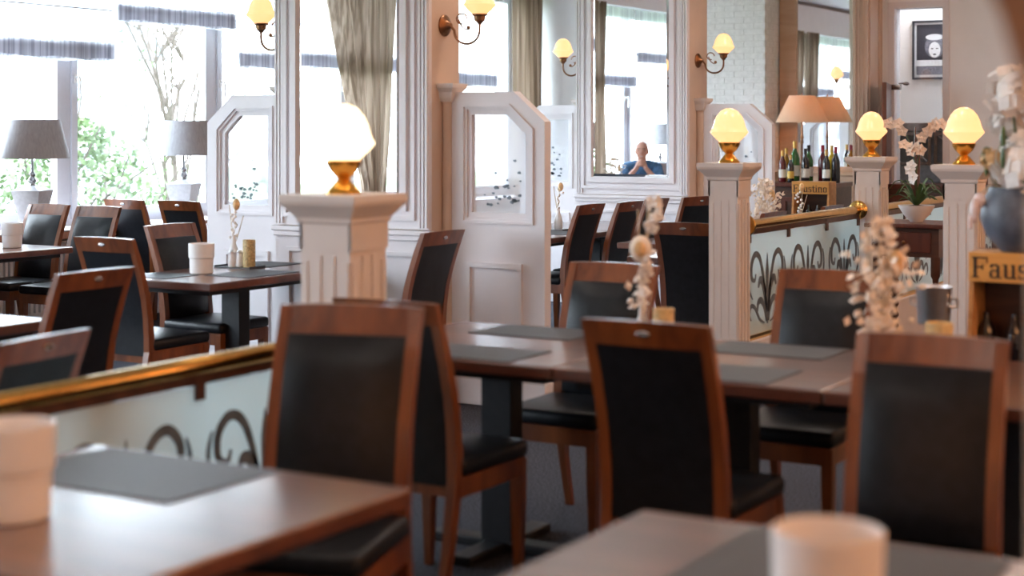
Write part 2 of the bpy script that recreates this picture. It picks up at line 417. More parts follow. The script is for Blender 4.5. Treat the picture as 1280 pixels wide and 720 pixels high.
hs = empty('garden_house', (-40, 37.5, -1.2), 0, 'distant blue grey house with slate roof beyond the trees', 'house')
MB().box(-3, 3, -2.2, 2.2, 0, 5.0).build('wall', 'house_wall', hs); MB().prism([(-2.6, 5), (2.6, 5), (0, 7.6)], 6.4, 'X', -3.2).build('roof', 'roof_slate', hs)
for z in (1.0, 3.2):
    for y in (-1.2, 1.0): MB().box(2.98, 3.04, y-.4, y+.4, z, z+1.1).build('window', 'grey_cabinet', hs)

# ---------------------------------------------------------------- blinds, curtains, radiators, sill lamps
BL = [.33, 1.83, 3.33, 4.33, 5.83, 7.0, 8.03, 9.53, 11.03, 12.53, 14.03, 15.53]
BH = [2.13, 2.13, 2.13, 2.43, 2.10, 2.10, 2.10, 2.43, 2.10, 2.43, 2.02]
BN = ['mirrored rear roman blind beside the drape', 'roman blind mirrored behind the draped curtain', 'narrow low roman blind mirrored in the near pillar', 'high drawn roman blind mirrored above the seated man',
      'low roman blind mirrored left of the seated man', 'low roman blind left of the tan curtain', 'low sheer roman blind with grey hem above the left window lamp', 'high sheer roman blind with grey hem above the right window lamp',
      'sheer roman blind with grey hem behind the left partition', 'roman blind on the bay hidden behind the near pillar', 'far sheer roman blind with grey hem beside the striped curtain']
for k in range(11):
    y0, y1 = BL[k]+.015, BL[k+1]-.015; z0 = BH[k]; x = WX+.12
    b_ = empty('roman_blind', (x, (y0+y1)/2, z0), 0, BN[k], 'blind', 'roman blinds along the window wall')
    hw = (y1-y0)/2
    MB().box(-.002, .002, -hw, hw, .1, WT-z0+.02).build('sheer_cloth', 'sheer_blind', b_)
    hm = MB(); nseg = 14
    for q in range(3):                                    # gathered folds of the hem
        pts = []
        for i in range(nseg+1):
            yy = -hw+2*hw*i/nseg
            pts.append((.018+.012*q+.006*math.sin(i*2.1+q), yy, .006*math.sin(i*1.3+q*2+k)+.012*q))
        for i in range(nseg):
            a, c = pts[i], pts[i+1]
            vs = [hm.bm.verts.new(p) for p in (a, c, (c[0], c[1], c[2]+.135), (a[0], a[1], a[2]+.135))]
            hm.bm.faces.new(vs)
    hm.build('hem', 'linen_hem', b_, True)
    z = .42
    while z < WT-z0-.05:
        MB().tube([(.006, -hw, z), (.006, hw, z)], .0055, 5).build('rod', 'seam', b_); z += .33
def curtain(name, y0, y1, ztop, zbot, lab, pinch=None, x=WX+.30, amp=.045):
    o = empty(name, (x, (y0+y1)/2, zbot), 0, lab, 'curtain'); m_ = MB(); nu, nv = 64, 18; hw = (y1-y0)/2
    grid = []
    for j in range(nv+1):
        v = j/nv; z = (ztop-zbot)*v
        wv = 1.0; cen = 0
        if pinch:
            w0, zc, c0 = pinch; tt = (z+zbot-zc)/(ztop-zc)
            if tt >= 0: wv = w0+(1-w0)*tt**.8; cen = c0*(1-tt)
            else: wv = w0+.25*(-tt); cen = c0
        grid.append([m_.bm.verts.new((amp*math.sin(i/nu*PI*2*(7 if hw > .2 else 4))*(.6+.4*wv)+.012*math.sin(i*.9+j*.3), cen+(-hw+2*hw*i/nu)*wv, z)) for i in range(nu+1)])
    for j in range(nv):
        for i in range(nu): m_.bm.faces.new((grid[j][i], grid[j][i+1], grid[j+1][i+1], grid[j+1][i]))
    m_.build('cloth', 'curtain_cloth', o, True)
    hd = MB()
    for i in range(8): yy = -hw+2*hw*(i+.5)/8; hd.tube([(0, yy, ztop-zbot), (0, yy, ztop-zbot+.05)], .008, 5)
    hd.build('hooks', 'steel', o); tag(hd and o)
    return o
curtain('curtain', 7.70, 8.22, WT+.02, .80, 'tan curtain at the left edge of the picture', x=WX+.25)
curtain('curtain', 15.62, 16.28, WT+.02, .10, 'striped beige curtain hanging in the far window corner')
curtain('draped_curtain', 1.85, 3.08, WT+.02, .80, 'beige draped curtain reflected in the near pillar mirror', (.26, 1.0, -.22))
curtain('curtain', 6.98, 7.52, WT+.02, .80, 'beige curtain mirrored behind the cream bar lamp', x=WX+.25)
for y0, y1, lab in ((7.5, 9.1, 'white ribbed radiator behind the window side chairs'), (9.3, 10.9, 'white ribbed radiator under the right grey lamp'), (11.05, 12.65, 'white ribbed radiator behind the left partition')):
    r_ = empty('radiator', (WX+.09, (y0+y1)/2, .12), 0, lab, 'radiator', 'radiators under the sill')
    hw = (y1-y0)/2
    MB().box(-.03, .0, -hw, hw, 0, .55, .008).build('panel', 'radiator_white', r_)
    f_ = MB(); n = int(hw*2/.05)
    for i in range(n): f_.box(.0, .03, -hw+.05*i+.012, -hw+.05*i+.038, .03, .52)
    f_.build('fins', 'radiator_white', r_)
    MB().box(-.04, .04, -hw, hw, .55, .57, .005).build('grille', 'radiator_white', r_)
    MB().box(-.05, .0, -hw+.1, -hw+.14, -.12, 0).box(-.05, 0, hw-.14, hw-.1, -.12, 0).build('foot', 'radiator_white', r_)
def sill_lamp(y, lab, rz=20):
    o = empty('table_lamp', (WX+.29, y, WS+.012), rz, lab, 'lamp', 'grey shaded lamps on the window sill')
    MB().square([(.085, 0), (.085, .02), (.06, .03), (.085, .16), (.11, .29), (.115, .31), (.06, .33), (.03, .345)]).build('urn_base', 'urn_grey', o)
    MB().lathe([(.03, .34), (.022, .36), (.034, .385), (.018, .41), (.026, .43), (.011, .45), (.009, .56), (.009, .60)], n=14).build('stem', 'silver_dark', o, True)
    s_ = MB().lathe([(.275, .55), (.205, .84), (.20, .84), (.27, .55), (.275, .55)], n=40, cap=False); s_.build('shade', 'grey_shade', o, True)
    MB().tube([(-.19, 0, .82), (.19, 0, .82)], .004, 5).tube([(0, -.19, .82), (0, .19, .82)], .004, 5).tube([(0, 0, .56), (0, 0, .86)], .004, 5).build('harp', 'silver_dark', o)
    return o
sill_lamp(8.52, 'grey shaded table lamp on the sill at the far left')
sill_lamp(10.18, 'grey shaded table lamp on the sill left of the partition')
sill_lamp(5.40, 'grey shaded lamp mirrored beside the seated man')

# ---------------------------------------------------------------- pillars with mirrors, partitions, sconces
ACORN = [(.0, .0), (.050, .002), (.060, .012), (.085, .036), (.105, .058), (.107, .064), (.099, .076), (.091, .094), (.084, .122), (.071, .152), (.048, .180), (.022, .194), (.0, .197)]
def acorn(mb, c, s): return mb.lathe([(max(r, .0008)*s, z*s) for r, z in ACORN], c, 28)
def sconce(x, y, z, sgn, lab):
    o = empty('wall_sconce', (x, y, z), 0, lab, 'wall lamp', 'brass wall sconces on the mirror pillars')
    rot = Matrix.Rotation(sgn*PI/2, 3, 'Y')
    MB().lathe([(.062, 0), (.062, .008), (.050, .018), (.034, .022), (.024, .032), (.012, .05)], (0, 0, 0), 24, rot).build('rosette', 'bronze', o, True)
    arm = MB(); pts = []
    pts = [(sgn*.04, 0, 0)]
    for i in range(15):
        a = PI*.98 + (i/14)*PI*1.0
        pts.append((sgn*(.155+.085*math.cos(a)), 0, -.035+.075*math.sin(a)))
    pts.append((sgn*.24, 0, .01)); arm.tube(pts, .0075, 8)
    arm.tube([(sgn*(.12+.035*math.cos(a_*.5)), 0, .035+.03*math.sin(a_*.5)) for a_ in range(0, 11)], .005, 6)
    arm.tube([(sgn*.10, 0, .03), (sgn*.12, 0, -.01), (sgn*.15, 0, -.03), (sgn*.165, 0, -.02)], .005, 6).ball((sgn*.165, 0, -.018), .013)
    arm.build('arm', 'bronze', o, True)
    MB().lathe([(.012, .0), (.02, .012), (.03, .02), (.034, .045), (.046, .052), (.046, .058)], (sgn*.24, 0, .0), 20).build('cup', 'bronze', o, True)
    acorn(MB(), (sgn*.24, 0, .055), .88).build('glass_shade', 'emit_lamp', o, True)
    return o
def partition(xa, sgn, y, lab, H=1.775, W=.67):
    """glazed screen reaching W from the pillar at xa in direction sgn"""
    o = empty('glazed_partition', (xa, y, 0), 0, lab, 'partition', 'glazed booth partitions beside the pillars')
    T = .07; cx, cz = .20, .17
    def oct_(a0, a1, z0, z1, cxx, czz): return [(sgn*a0, z0), (sgn*a1, z0), (sgn*a1, z1-czz), (sgn*(a1-cxx), z1), (sgn*a0, z1)]
    out = oct_(0, W, 0, H, cx, cz)
    gl = oct_(.125, W-.13, 1.09, H-.13, .12, .11)
    fr = MB().ringprism(out, oct_(.10, W-.10, 1.06, H-.10, .135, .125), T, 'Y', -T/2)
    fr.build('frame', 'white_paint', o)
    MB().ringprism(oct_(.10, W-.10, 1.06, H-.10, .135, .125), gl, T*.6, 'Y', -T*.3).build('bead', 'white_paint', o)
    MB().prism(gl, .006, 'Y', -.003).build('etched_pane', 'etched_glass', o)
    bead = MB()
    bead.ringprism(oct_(.07, W-.07, 1.03, H-.07, .155, .14), oct_(.085, W-.085, 1.045, H-.085, .145, .13), .012, 'Y', -T/2-.012)
    bead.build('moulding', 'white_paint', o)
    a0, a1 = sorted((sgn*.10, sgn*(W-.14)))
    pan = MB().ringprism([(a0, .22), (a1, .22), (a1, .81), (a0, .81)], [(a0+.03, .25), (a1-.03, .25), (a1-.03, .78), (a0+.03, .78)], .018, 'Y', -T/2-.018)
    pan.build('raised_panel', 'white_paint', o)
    b0, b1 = sorted((0, sgn*(W+.012)))
    MB().box(b0, b1, -T/2-.018, T/2+.018, 0, .15, .005).build('plinth', 'white_paint', o)
    rnd = random.Random(int(xa*100))
    fl = MB()
    for k in range(26):                                       # etched flower spray low on the pane
        a = sgn*(.20+rnd.random()*.24); z = 1.13+abs(rnd.gauss(0, .10)); r = rnd.uniform(.006, .016); an = rnd.random()*6.28
        fl.prism([(a+r*math.cos(an+q)*(1 if q else 1.6), z+r*.8*math.sin(an+q)) for q in (0, 1.4, 2.6, 3.9, 5.0)], .003, 'Y', -.007)
    fl.build('etched_flowers', 'motif_grey', o)
    return o
def pillar(x0, x1, y0, y1, lab, mir_l, mir_r):
    o = empty('mirror_pillar', ((x0+x1)/2, y0, 0), 0, lab, 'pillar', 'mirrored pillars')
    hw = (x1-x0)/2; dp = y1-y0; cx = (x0+x1)/2
    MB().box(-hw, hw, 0, dp, 0, CEIL).build('core', 'tan_glow_paint', o)
    a0, a1, z0, z1 = mir_l-cx, mir_r-cx, 1.14, 3.30
    R = lambda e, zz=0: [(a0-e, z0-e-zz), (a1+e, z0-e-zz), (a1+e, z1+e), (a0-e, z1+e)]
    fm = MB().ringprism([(-hw, .99), (hw, .99), (hw, CEIL), (-hw, CEIL)], R(.005), .03, 'Y', -.03); fm.build('front_panel', 'white_paint', o)
    mo = MB().ringprism(R(.10), R(.075), .016, 'Y', -.046).ringprism(R(.045), R(.0), .022, 'Y', -.052)
    mo.build('mirror_frame', 'white_paint', o)
    ed = MB()
    for s_ in (-1, 1):
        for k in range(3): ed.box(s_*(hw-.012-k*.024)-.007, s_*(hw-.012-k*.024)+.007, -.044, -.03, 1.0, CEIL)
    ed.build('fluting', 'white_paint', o)
    MB().box(a0+.03, a1-.03, -.036, -.031, z0+.03, z1-.03).build('mirror_glass', 'mirror', o)
    bv = MB()
    def strip(p):
        bv.bm.faces.new([bv.bm.verts.new(q) for q in p])
    o_ = [(a0, -.031, z0), (a1, -.031, z0), (a1, -.031, z1), (a0, -.031, z1)]; i_ = [(a0+.03, -.036, z0+.03), (a1-.03, -.036, z0+.03), (a1-.03, -.036, z1-.03), (a0+.03, -.036, z1-.03)]
    for k in range(4): strip((o_[k], o_[(k+1) % 4], i_[(k+1) % 4], i_[k]))
    bv.build('mirror_bevel', 'mirror', o)
    MB().box(-hw-.02, hw+.02, -.05, .0, .955, .985, .006).box(-hw-.01, hw+.01, -.04, 0, .925, .955, .004).build('chair_rail', 'white_paint', o)
    MB().box(-hw, hw, -.025, 0, 0, .93).build('wainscot', 'white_paint', o)
    MB().ringprism([(-hw+.09, .24), (hw-.09, .24), (hw-.09, .86), (-hw+.09, .86)], [(-hw+.115, .265), (hw-.115, .265), (hw-.115, .835), (-hw+.115, .835)], .016, 'Y', -.041).build('wainscot_moulding', 'white_paint', o)
    MB().box(-hw-.012, hw+.012, -.045, dp, 0, .15, .005).build('plinth', 'white_paint', o)
    for s_ in (-1, 1):
        x = s_*(hw+.028)
        c = MB().lathe([(.042, 0), (.042, .12), (.034, .15), (.034, 1.70), (.040, 1.72)], (x, dp*.45, 0), 18).build('pilaster', 'tan_glow_paint', o, True)
        MB().square([(.042, 1.72), (.05, 1.74), (.058, 1.775), (.078, 1.80), (.082, 1.815), (.082, 1.825)], (x, dp*.45, 0)).build('capital', 'post_paint', c)
    return o
P1 = (-6.13, -5.02, 7.61, 7.90); P2 = (-6.70, -5.62, 12.50, 12.87)
pillar(*P1, 'broad mirrored pillar behind the large foreground post lamp', -5.96, -5.21)
pillar(*P2, 'mirrored pillar reflecting the seated man in blue', -6.54, -5.79)
sconce(P1[1], 7.74, 2.16, 1, 'wall sconce right of the near mirror pillar, cut by the top edge')
sconce(P1[0], 7.74, 2.16, -1, 'wall sconce left of the near mirror pillar')
sconce(P2[1], 12.67, 2.15, 1, 'wall sconce on the right side of the pillar with the man')
sconce(P2[0], 12.67, 2.15, -1, 'wall sconce on the left side of the pillar with the man')
partition(P1[1]+.062, 1, 7.76, 'white partition with etched pane right of the near mirror pillar', W=.61)
partition(P1[0]-.062, -1, 7.76, 'white partition with etched pane left of the near mirror pillar', W=.60)
partition(P2[1]+.062, 1, 12.69, 'white partition with etched pane behind the middle post lamp', W=.62)
partition(P2[0]-.062, -1, 12.69, 'white partition pane peeking out left of the mirrored man', W=.62)

# white painted brick pier
bp_ = empty('brick_pier', (-6.75, 15.95, 0), 0, 'white painted brick pier left of the cream lamp', 'pier')
MB().box(-.445, .445, .005, YB-15.95, 0, CEIL).build('core', 'mortar', bp_)
bk = MB(); row = 0; z = .004
while z < CEIL-.05:
    off = .11 if row % 2 else 0.0; x = -.45-off
    while x < .45:
        a, c = max(x, -.45), min(x+.214, .45)
        if c-a > .02: bk.box(a, c, 0, .05, z, z+.056)
        x += .222
    for y in ((.0, .22, .44) if row % 2 else (-.11, .11, .33)):
        a, c = max(y, .058), min(y+.214, .45)
        if c > a+.02: bk.box(.40, .45, a, c, z, z+.056)
    z += .064; row += 1
tag(bk.build('brickwork', 'brick_white', bp_), kind='stuff')

# bar mirror on the far wall with panelled ledge
bm_ = empty('bar_mirror', (-5.4, YB, 0), 0, 'tall mirror behind the wine bottles and cream lamp', 'mirror')
ml, mr = -5.40-.62, -4.845
bx0, bx1 = -6.10+5.4, -4.845+5.4
MB().box(bx0, bx1, -.03, -.02, 1.16, 3.5).build('glass', 'mirror', bm_)
MB().ringprism([(bx0-.19, 1.10), (bx1, 1.10), (bx1, 3.62), (bx0-.19, 3.62)], [(bx0, 1.16), (bx1-.03, 1.16), (bx1-.03, 3.5), (bx0, 3.5)], .05, 'Y', -.055).build('frame', 'tan_wood', bm_)
lg = empty('panelled_ledge', (-5.4, YB-.01, 0), 0, 'light wooden panelled ledge below the bar mirror', 'ledge')
MB().box(bx0-.19, bx1, -.20, -.06, 0, 1.07).build('front', 'tan_wood', lg)
MB().box(bx0-.19, bx1, -.23, -.06, 1.07, 1.10, .005).box(bx0-.19, bx1, -.22, -.20, .90, .93).box(bx0-.19, bx1, -.22, -.20, .62, .65).build('ledge_board', 'tan_wood', lg)

# open door, narrow glazed opening in place of a bevelled mirror
dr = empty('door_1', (-4.60, 14.86, 0), 0, 'dark reddish brown door standing open beside the opening', 'door', kind='structure')
ang = math.radians(-76)
ca, sa = math.cos(ang), math.sin(ang)
lf = MB().box(0, .80, -.02, .02, .01, 1.98, .004).build('leaf', 'mahogany', dr); lf.rotation_euler = (0, 0, ang); lf.location = (.0, -.06, 0)
hd = MB().box(.70, .74, -.05, -.02, .98, 1.06).tube([(.72, -.05, 1.02), (.62, -.05, 1.02)], .009, 6).build('handle', 'steel', lf)
dc = MB().box(.0, .10, -.05, .0, 1.93, 1.98, .006).tube([(.08, -.02, 1.99), (.16, -.06, 1.99)], .008, 6).ball((.16, -.06, 1.985), .03, sc=(1, 1, .6)).build('closer', 'silver_dark', dr, True)
wf = MB().ringprism([(-4.64, .98), (-4.06, .98), (-4.06, 2.76), (-4.64, 2.76)], [(-4.58, 1.04), (-4.12, 1.04), (-4.12, 2.70), (-4.58, 2.70)], .19, 'Y', YW-.02)
wo = tag(wf.build('window_11', 'white_paint'), 'white framed narrow opening in place of a mirror, showing the poster', 'window', kind='structure')
MB().box(-4.58, -4.12, YW+.06, YW+.065, 1.04, 2.70).build('pane', 'clear_glass', wo)
MB().ringprism([(-4.58, 1.04), (-4.12, 1.04), (-4.12, 2.70), (-4.58, 2.70)], [(-4.55, 1.07), (-4.15, 1.07), (-4.15, 2.67), (-4.55, 2.67)], .012, 'Y', YW+.052).build('bevel', 'window_glass', wo)
wp = MB()
for i in range(16): wp.box(-4.66+.09*i, -4.66+.09*i+.082, YW-.02, YW, .16, .97)
wp.box(-4.68, -3.2, YW-.035, YW, .97, 1.0, .004)
tag(wp.build('trim_3', 'white_paint'), 'white boarded wainscot under the narrow opening', 'trim', kind='structure')
# poster set behind the opening: frame, mount and a plain monochrome portrait print
ps = empty('framed_poster', (-4.42, 15.695, 2.34), 0, 'black and white portrait poster in black frame seen through opening', 'poster')
MB().ringprism([(-.22, -.29), (.22, -.29), (.22, .29), (-.22, .29)], [(-.20, -.27), (.20, -.27), (.20, .27), (-.20, .27)], .03, 'Y', -.03).build('frame', 'poster_dark', ps)
pb = MB().box(-.20, .20, -.012, .0, -.27, .27).build('mount', 'poster_pale', ps)
MB().box(-.18, .18, -.014, -.012, -.245, .25).build('backdrop', 'poster_dark', pb)
ov = lambda cx, cz, rx, rz, n=20: [(cx+rx*math.cos(2*PI*k/n), cz+rz*math.sin(2*PI*k/n)) for k in range(n)]
MB().prism(ov(0, .03, .10, .11), .001, 'Y', -.0152).build('hair', 'poster_mid', pb)
MB().prism(ov(0, .0, .058, .078), .001, 'Y', -.0164).prism(ov(0, .125, .09, .03), .001, 'Y', -.0164).build('face', 'poster_pale', pb)
MB().prism(ov(-.024, .012, .013, .006, 8), .001, 'Y', -.0176).prism(ov(.024, .012, .013, .006, 8), .001, 'Y', -.0176).prism(ov(0, -.045, .018, .007, 8), .001, 'Y', -.0176).build('features', 'poster_dark', pb)
MB().box(-.18, .18, -.0166, -.0154, -.16, -.10).build('tabletop', 'poster_pale', pb)
MB().box(-.18, .18, -.0166, -.0154, -.245, -.165).build('lower_band', 'poster_mid', pb)
gc = empty('glazed_cabinet', (-4.35, 15.52, 0), 0, 'grey cabinet with glass doors under the poster', 'cabinet')
MB().box(-.46, .46, -.14, .16, 0, 1.20).build('body', 'grey_cabinet', gc)
MB().box(-.47, .47, -.17, .17, 1.54, 1.62, .008).build('shelf_top', 'silver_dark', gc)
MB().box(-.46, -.43, -.14, .16, 1.20, 1.54).box(.43, .46, -.14, .16, 1.20, 1.54).box(-.46, .46, .13, .16, 1.20, 1.54).build('upright', 'grey_cabinet', gc)
for x in (-.225, .225):
    d_ = MB().ringprism([(x-.21, 1.21), (x+.21, 1.21), (x+.21, 1.53), (x-.21, 1.53)], [(x-.18, 1.24), (x+.18, 1.24), (x+.18, 1.50), (x-.18, 1.50)], .02, 'Y', -.165).tube([(x-.18, -.15, 1.50), (x+.18, -.15, 1.24)], .008, 6).build('door', 'silver_dark', gc)
    MB().box(x-.18, x+.18, -.158, -.154, 1.24, 1.50).build('door_pane', 'clear_glass', d_)
# unseen fill lamps added on the ceiling to brighten the dining room
k = 0
for y in (1.2, 4.6, 8.4, 11.6):
    for x in (3.0, .2, -2.6, -4.3 if y > 8 else -5.2):
        if x > 1 or (y > 8 and x > 0): continue
        o = empty('ceiling_fill_lamp', (x, y, CEIL), 0, 'unseen round fill lamp added on the ceiling, over %s' % {(.2, 1.2): 'the viewer', (-2.6, 1.2): 'the left foreground table', (-5.2, 1.2): 'the rear window tables', (.2, 4.6): 'the aisle at right', (-2.6, 4.6): 'the middle row of tables', (-5.2, 4.6): 'the leaning dark chair', (-2.6, 8.4): 'the post behind the flower vase', (-4.3, 8.4): 'the chair left of the fluted post', (-2.6, 11.6): 'the antique side table', (-4.3, 11.6): 'the chair tops behind the brass rail'}[(x, y)], 'ceiling lamp', 'unseen fill lamps added on the ceiling')
        MB().lathe([(.34, -.06), (.36, -.05), (.36, 0.0)], n=28).build('housing', 'ceramic', o, True)
        MB().lathe([(.30, -.075), (.335, -.062)], n=28).build('diffuser', 'emit_ceiling_fill', o, True)
o = empty('ceiling_fill_lamp', (-3.9, 15.35, CEIL), 0, 'small unseen fill lamp added behind the narrow opening', 'ceiling lamp', 'unseen fill lamps added on the ceiling')  # unseen lamp added to brighten the wall behind the opening
MB().lathe([(.24, -.06), (.26, -.05), (.26, 0.0)], n=28).build('housing', 'ceramic', o, True)
MB().lathe([(.20, -.075), (.235, -.062)], n=28).build('diffuser', 'emit_opening_fill', o, True)

# opal globe pendants over the right half of the room, outside the picture
for x, y in ((1.3, 2.4), (.4, -1.0), (-1.6, -1.6), (1.0, 5.6), (1.0, 9.0), (1.0, 12.4), (3.2, 3.6), (3.2, 7.4), (3.2, 11.2)):
    o = empty('pendant_lamp', (x, y, CEIL), 0, 'opal globe pendant outside the picture, ' + {(1.3, 2.4): 'right of the viewer', (.4, -1.0): 'just behind the viewer', (-1.6, -1.6): 'behind the viewer toward the windows', (1.0, 5.6): 'right of the near wine rack', (1.0, 9.0): 'right of the flower vase post', (1.0, 12.4): 'near the far grey wall', (3.2, 3.6): 'nearest along the right wall', (3.2, 7.4): 'midway along the right wall', (3.2, 11.2): 'farthest along the right wall'}[(x, y)], 'pendant lamp', 'globe pendants outside the picture')
    MB().lathe([(.06, -.03), (.06, 0)], n=20).tube([(0, 0, -.02), (0, 0, -1.12)], .006, 6).build('cord', 'black_metal', o, True)
    MB().ball((0, 0, -1.30), .20, 24, 16).build('globe', 'emit_pendant', o, True)
# near column at the right edge
nc = empty('tall_column', (-.217, 1.72, 0), 0, 'blurred pale column at the right edge of the picture', 'column')
MB().box(-.14, .14, -.13, .13, 0, CEIL, .01).build('shaft', 'tan_glow_paint', nc)
MB().box(-.16, .16, -.15, .15, 0, .18, .01).build('plinth', 'tan_glow_paint', nc)
MB().square([(.141, 1.60), (.148, 1.63), (.160, 1.68), (.18, 1.73), (.182, 1.78), (.182, CEIL)]).build('capital', 'column_brown', nc)

# ---------------------------------------------------------------- posts with lamps, rails and etched glass
def post(x, y, H, s, lab, lamplab, glow='emit_lamp'):
    o = empty('divider_post', (x, y, 0), 0, lab, 'post', 'square divider posts'); h = s/2
    MB().box(-h, h, -h, h, .14, H-.10).build('shaft', 'post_paint', o)
    MB().square([(h+.02, 0), (h+.02, .13), (h+.005, .15)]).build('plinth', 'post_paint', o)
    MB().square([(h, H-.105), (h+.012, H-.095), (h+.014, H-.08), (h+.03, H-.06), (h+.052, H-.035), (h+.056, H-.022), (h+.056, H)]).build('cap', 'post_paint', o)
    fl = MB()
    for ax in (0, 1):
        for s_ in (-1, 1):
            for k in range(4):                                # ribs left standing between the flutes
                c = -h+.018+(s-.036)*k/3; w_ = .011
                zt = H-.21 if k in (1, 2) else H-.23
                if ax == 0: fl.box(c-w_, c+w_, s_*h-.004, s_*h+.008, .2, zt)
                else: fl.box(s_*h-.004, s_*h+.008, c-w_, c+w_, .2, zt)
    for s_ in (-1, 1):
        fl.box(-h-.004, h+.004, s_*h-.004, s_*h+.008, .14, .2); fl.box(-h-.004, h+.004, s_*h-.004, s_*h+.008, H-.19, H-.10)
        fl.box(s_*h-.004, s_*h+.008, -h-.004, h+.004, .14, .2); fl.box(s_*h-.004, s_*h+.008, -h-.004, h+.004, H-.19, H-.10)
    fl.build('fluting', 'post_paint', o)
    l = empty('post_lamp', (x, y, H), 0, lamplab, 'lamp', 'acorn glass lamps on the posts')
    MB().lathe([(.062, 0), (.060, .008), (.046, .024), (.030, .042), (.022, .052), (.026, .058), (.045, .075), (.060, .10), (.064, .115), (.060, .118)], n=28).build('brass_base', 'lamp_brass', l, True)
    acorn(MB(), (0, 0, .112), 1.03).build('glass_shade', glow, l, True)
    return o
post(-3.35, 4.52, 1.34, .21, 'large near fluted post behind the left foreground chair', 'large glowing acorn lamp on the near post', 'emit_lamp_bright')
post(-3.60, 8.56, 1.37, .175, 'fluted post at the left end of the etched glass rail', 'glowing acorn lamp right of the mirrored man')
post(-3.50, 10.85, 1.37, .175, 'fluted post where the brass rail ends beside the side table', 'glowing acorn lamp above the wine display')
post(-2.32, 8.80, 1.37, .175, 'fluted post behind the big flower vase', 'glowing acorn lamp behind the flower arrangement')
def ribbon(m_, pts, wid, x, sx=1):
    """thick-thin etched stroke in the YZ plane at depth x"""
    L_, R_ = [], []
    for i, (y, z) in enumerate(pts):
        a = pts[max(i-1, 0)]; b2 = pts[min(i+1, len(pts)-1)]
        t = Vector((b2[0]-a[0], b2[1]-a[1])).normalized(); w_ = wid[i]
        L_.append((y-t.y*w_, z+t.x*w_)); R_.append((y+t.y*w_, z-t.x*w_))
    for i in range(len(pts)-1):
        q = [L_[i], L_[i+1], R_[i+1], R_[i]]
        vs = [m_.bm.verts.new((x, *p)) for p in q]
        m_.bm.faces.new(vs)
        vs2 = [m_.bm.verts.new((x+.003*sx, *p)) for p in q]
        m_.bm.faces.new(vs2[::-1])
def crom(P, n=5):
    out = []
    Q = [P[0]]+list(P)+[P[-1]]
    for i in range(1, len(Q)-2):
        for k in range(n):
            t = k/n; a, b2, c, d = Q[i-1], Q[i], Q[i+1], Q[i+2]
            out.append(tuple(.5*(2*b2[q]+(c[q]-a[q])*t+(2*a[q]-5*b2[q]+4*c[q]-d[q])*t*t+(3*b2[q]-a[q]-3*c[q]+d[q])*t**3) for q in (0, 1)))
    return out+[P[-1]]
STROKES = [([(.015, -.04), (.04, .14), (.09, .32), (.16, .45), (.25, .48), (.32, .41), (.32, .31), (.26, .28), (.235, .33)], .020),
           ([(.015, .02), (.04, .14), (.09, .25), (.15, .28), (.185, .22)], .026),
           ([(.02, -.05), (.06, .06), (.13, .12), (.19, .10), (.20, .04)], .022),
           ([(.06, -.06), (.16, -.02), (.25, .07), (.33, .09), (.365, .03), (.33, -.02)], .014),
           ([(.30, .14), (.37, .22), (.385, .34), (.36, .43)], .012)]
def palmette(m_, yc, z0, sc, x, sx=1):
    for s_ in (-1, 1):
        for P, w_ in STROKES:
            pts = [(yc+s_*a*sc, z0+b2*sc+.05*sc) for a, b2 in crom(P)]; n = len(pts)
            ribbon(m_, pts, [w_*sc*(.18+math.sin(PI*(.08+.84*i/(n-1)))**1.2) for i in range(n)], x, sx)
    ribbon(m_, [(yc, z0-.02*sc), (yc, z0+.18*sc), (yc, z0+.40*sc), (yc, z0+.53*sc)], [.006*sc, .020*sc, .026*sc, .002*sc], x, sx)
def divider(x, y0, y1, zr, zg0, n, lab, flange=True, open_=()):
    o = empty('glass_divider', (x, y0, 0), 0, lab, 'divider', 'brass railed etched glass dividers'); Ln = y1-y0
    MB().tube([(0, 0, zr), (0, Ln*.5, zr), (0, Ln, zr)], .030, 20).build('brass_rail', 'brass', o, True)
    if flange:
        for yy in (.012, Ln-.03): MB().lathe([(.062, 0), (.066, .008), (.06, .02), (.04, .03)], (0, yy, zr), 24, Matrix.Rotation(-PI/2 if yy < .1 else PI/2, 3, 'X')).build('flange', 'brass', o, True)
    MB().box(-.012, .012, 0, Ln, zr-.055, zr-.028).build('glazing_bar', 'dark_wood', o)
    MB().box(-.015, .015, 0, Ln, zg0-.03, zg0).build('bottom_bar', 'brass', o)
    MB().box(-.05, .05, 0, Ln, 0, zg0-.03).build('base_panel', 'white_paint', o)
    pn = MB().box(-.004, .004, .02, Ln-.02, zg0, zr-.06).build('frosted_pane', 'frosted_glass', o)
    for k in range(n):
        m_ = MB(); palmette(m_, Ln*(k+.5)/n, zg0+.06, min(Ln/n/.78, (zr-zg0-.20)/.58), .0045)
        m_.build('etched_motif', 'motif_grey', pn, fix=False)
    for k in range(n+1):
        yy = min(max(Ln*k/n, .06), Ln-.06)
        MB().box(-.014, .014, yy-.02, yy+.02, zr-.105, zr-.03).build('clamp', 'dark_wood', o)
    return o
divider(-3.35, .6, 4.40, .835, .22, 6, 'near etched glass divider with thick brass rail at lower left')
divider(-3.55, 8.66, 10.75, 1.005, .36, 3, 'etched glass divider with brass rail between the two middle posts')
divider(-3.50, 10.95, 14.2, 1.005, .36, 5, 'far etched glass divider with brass rail behind the bowl of orchids', False)

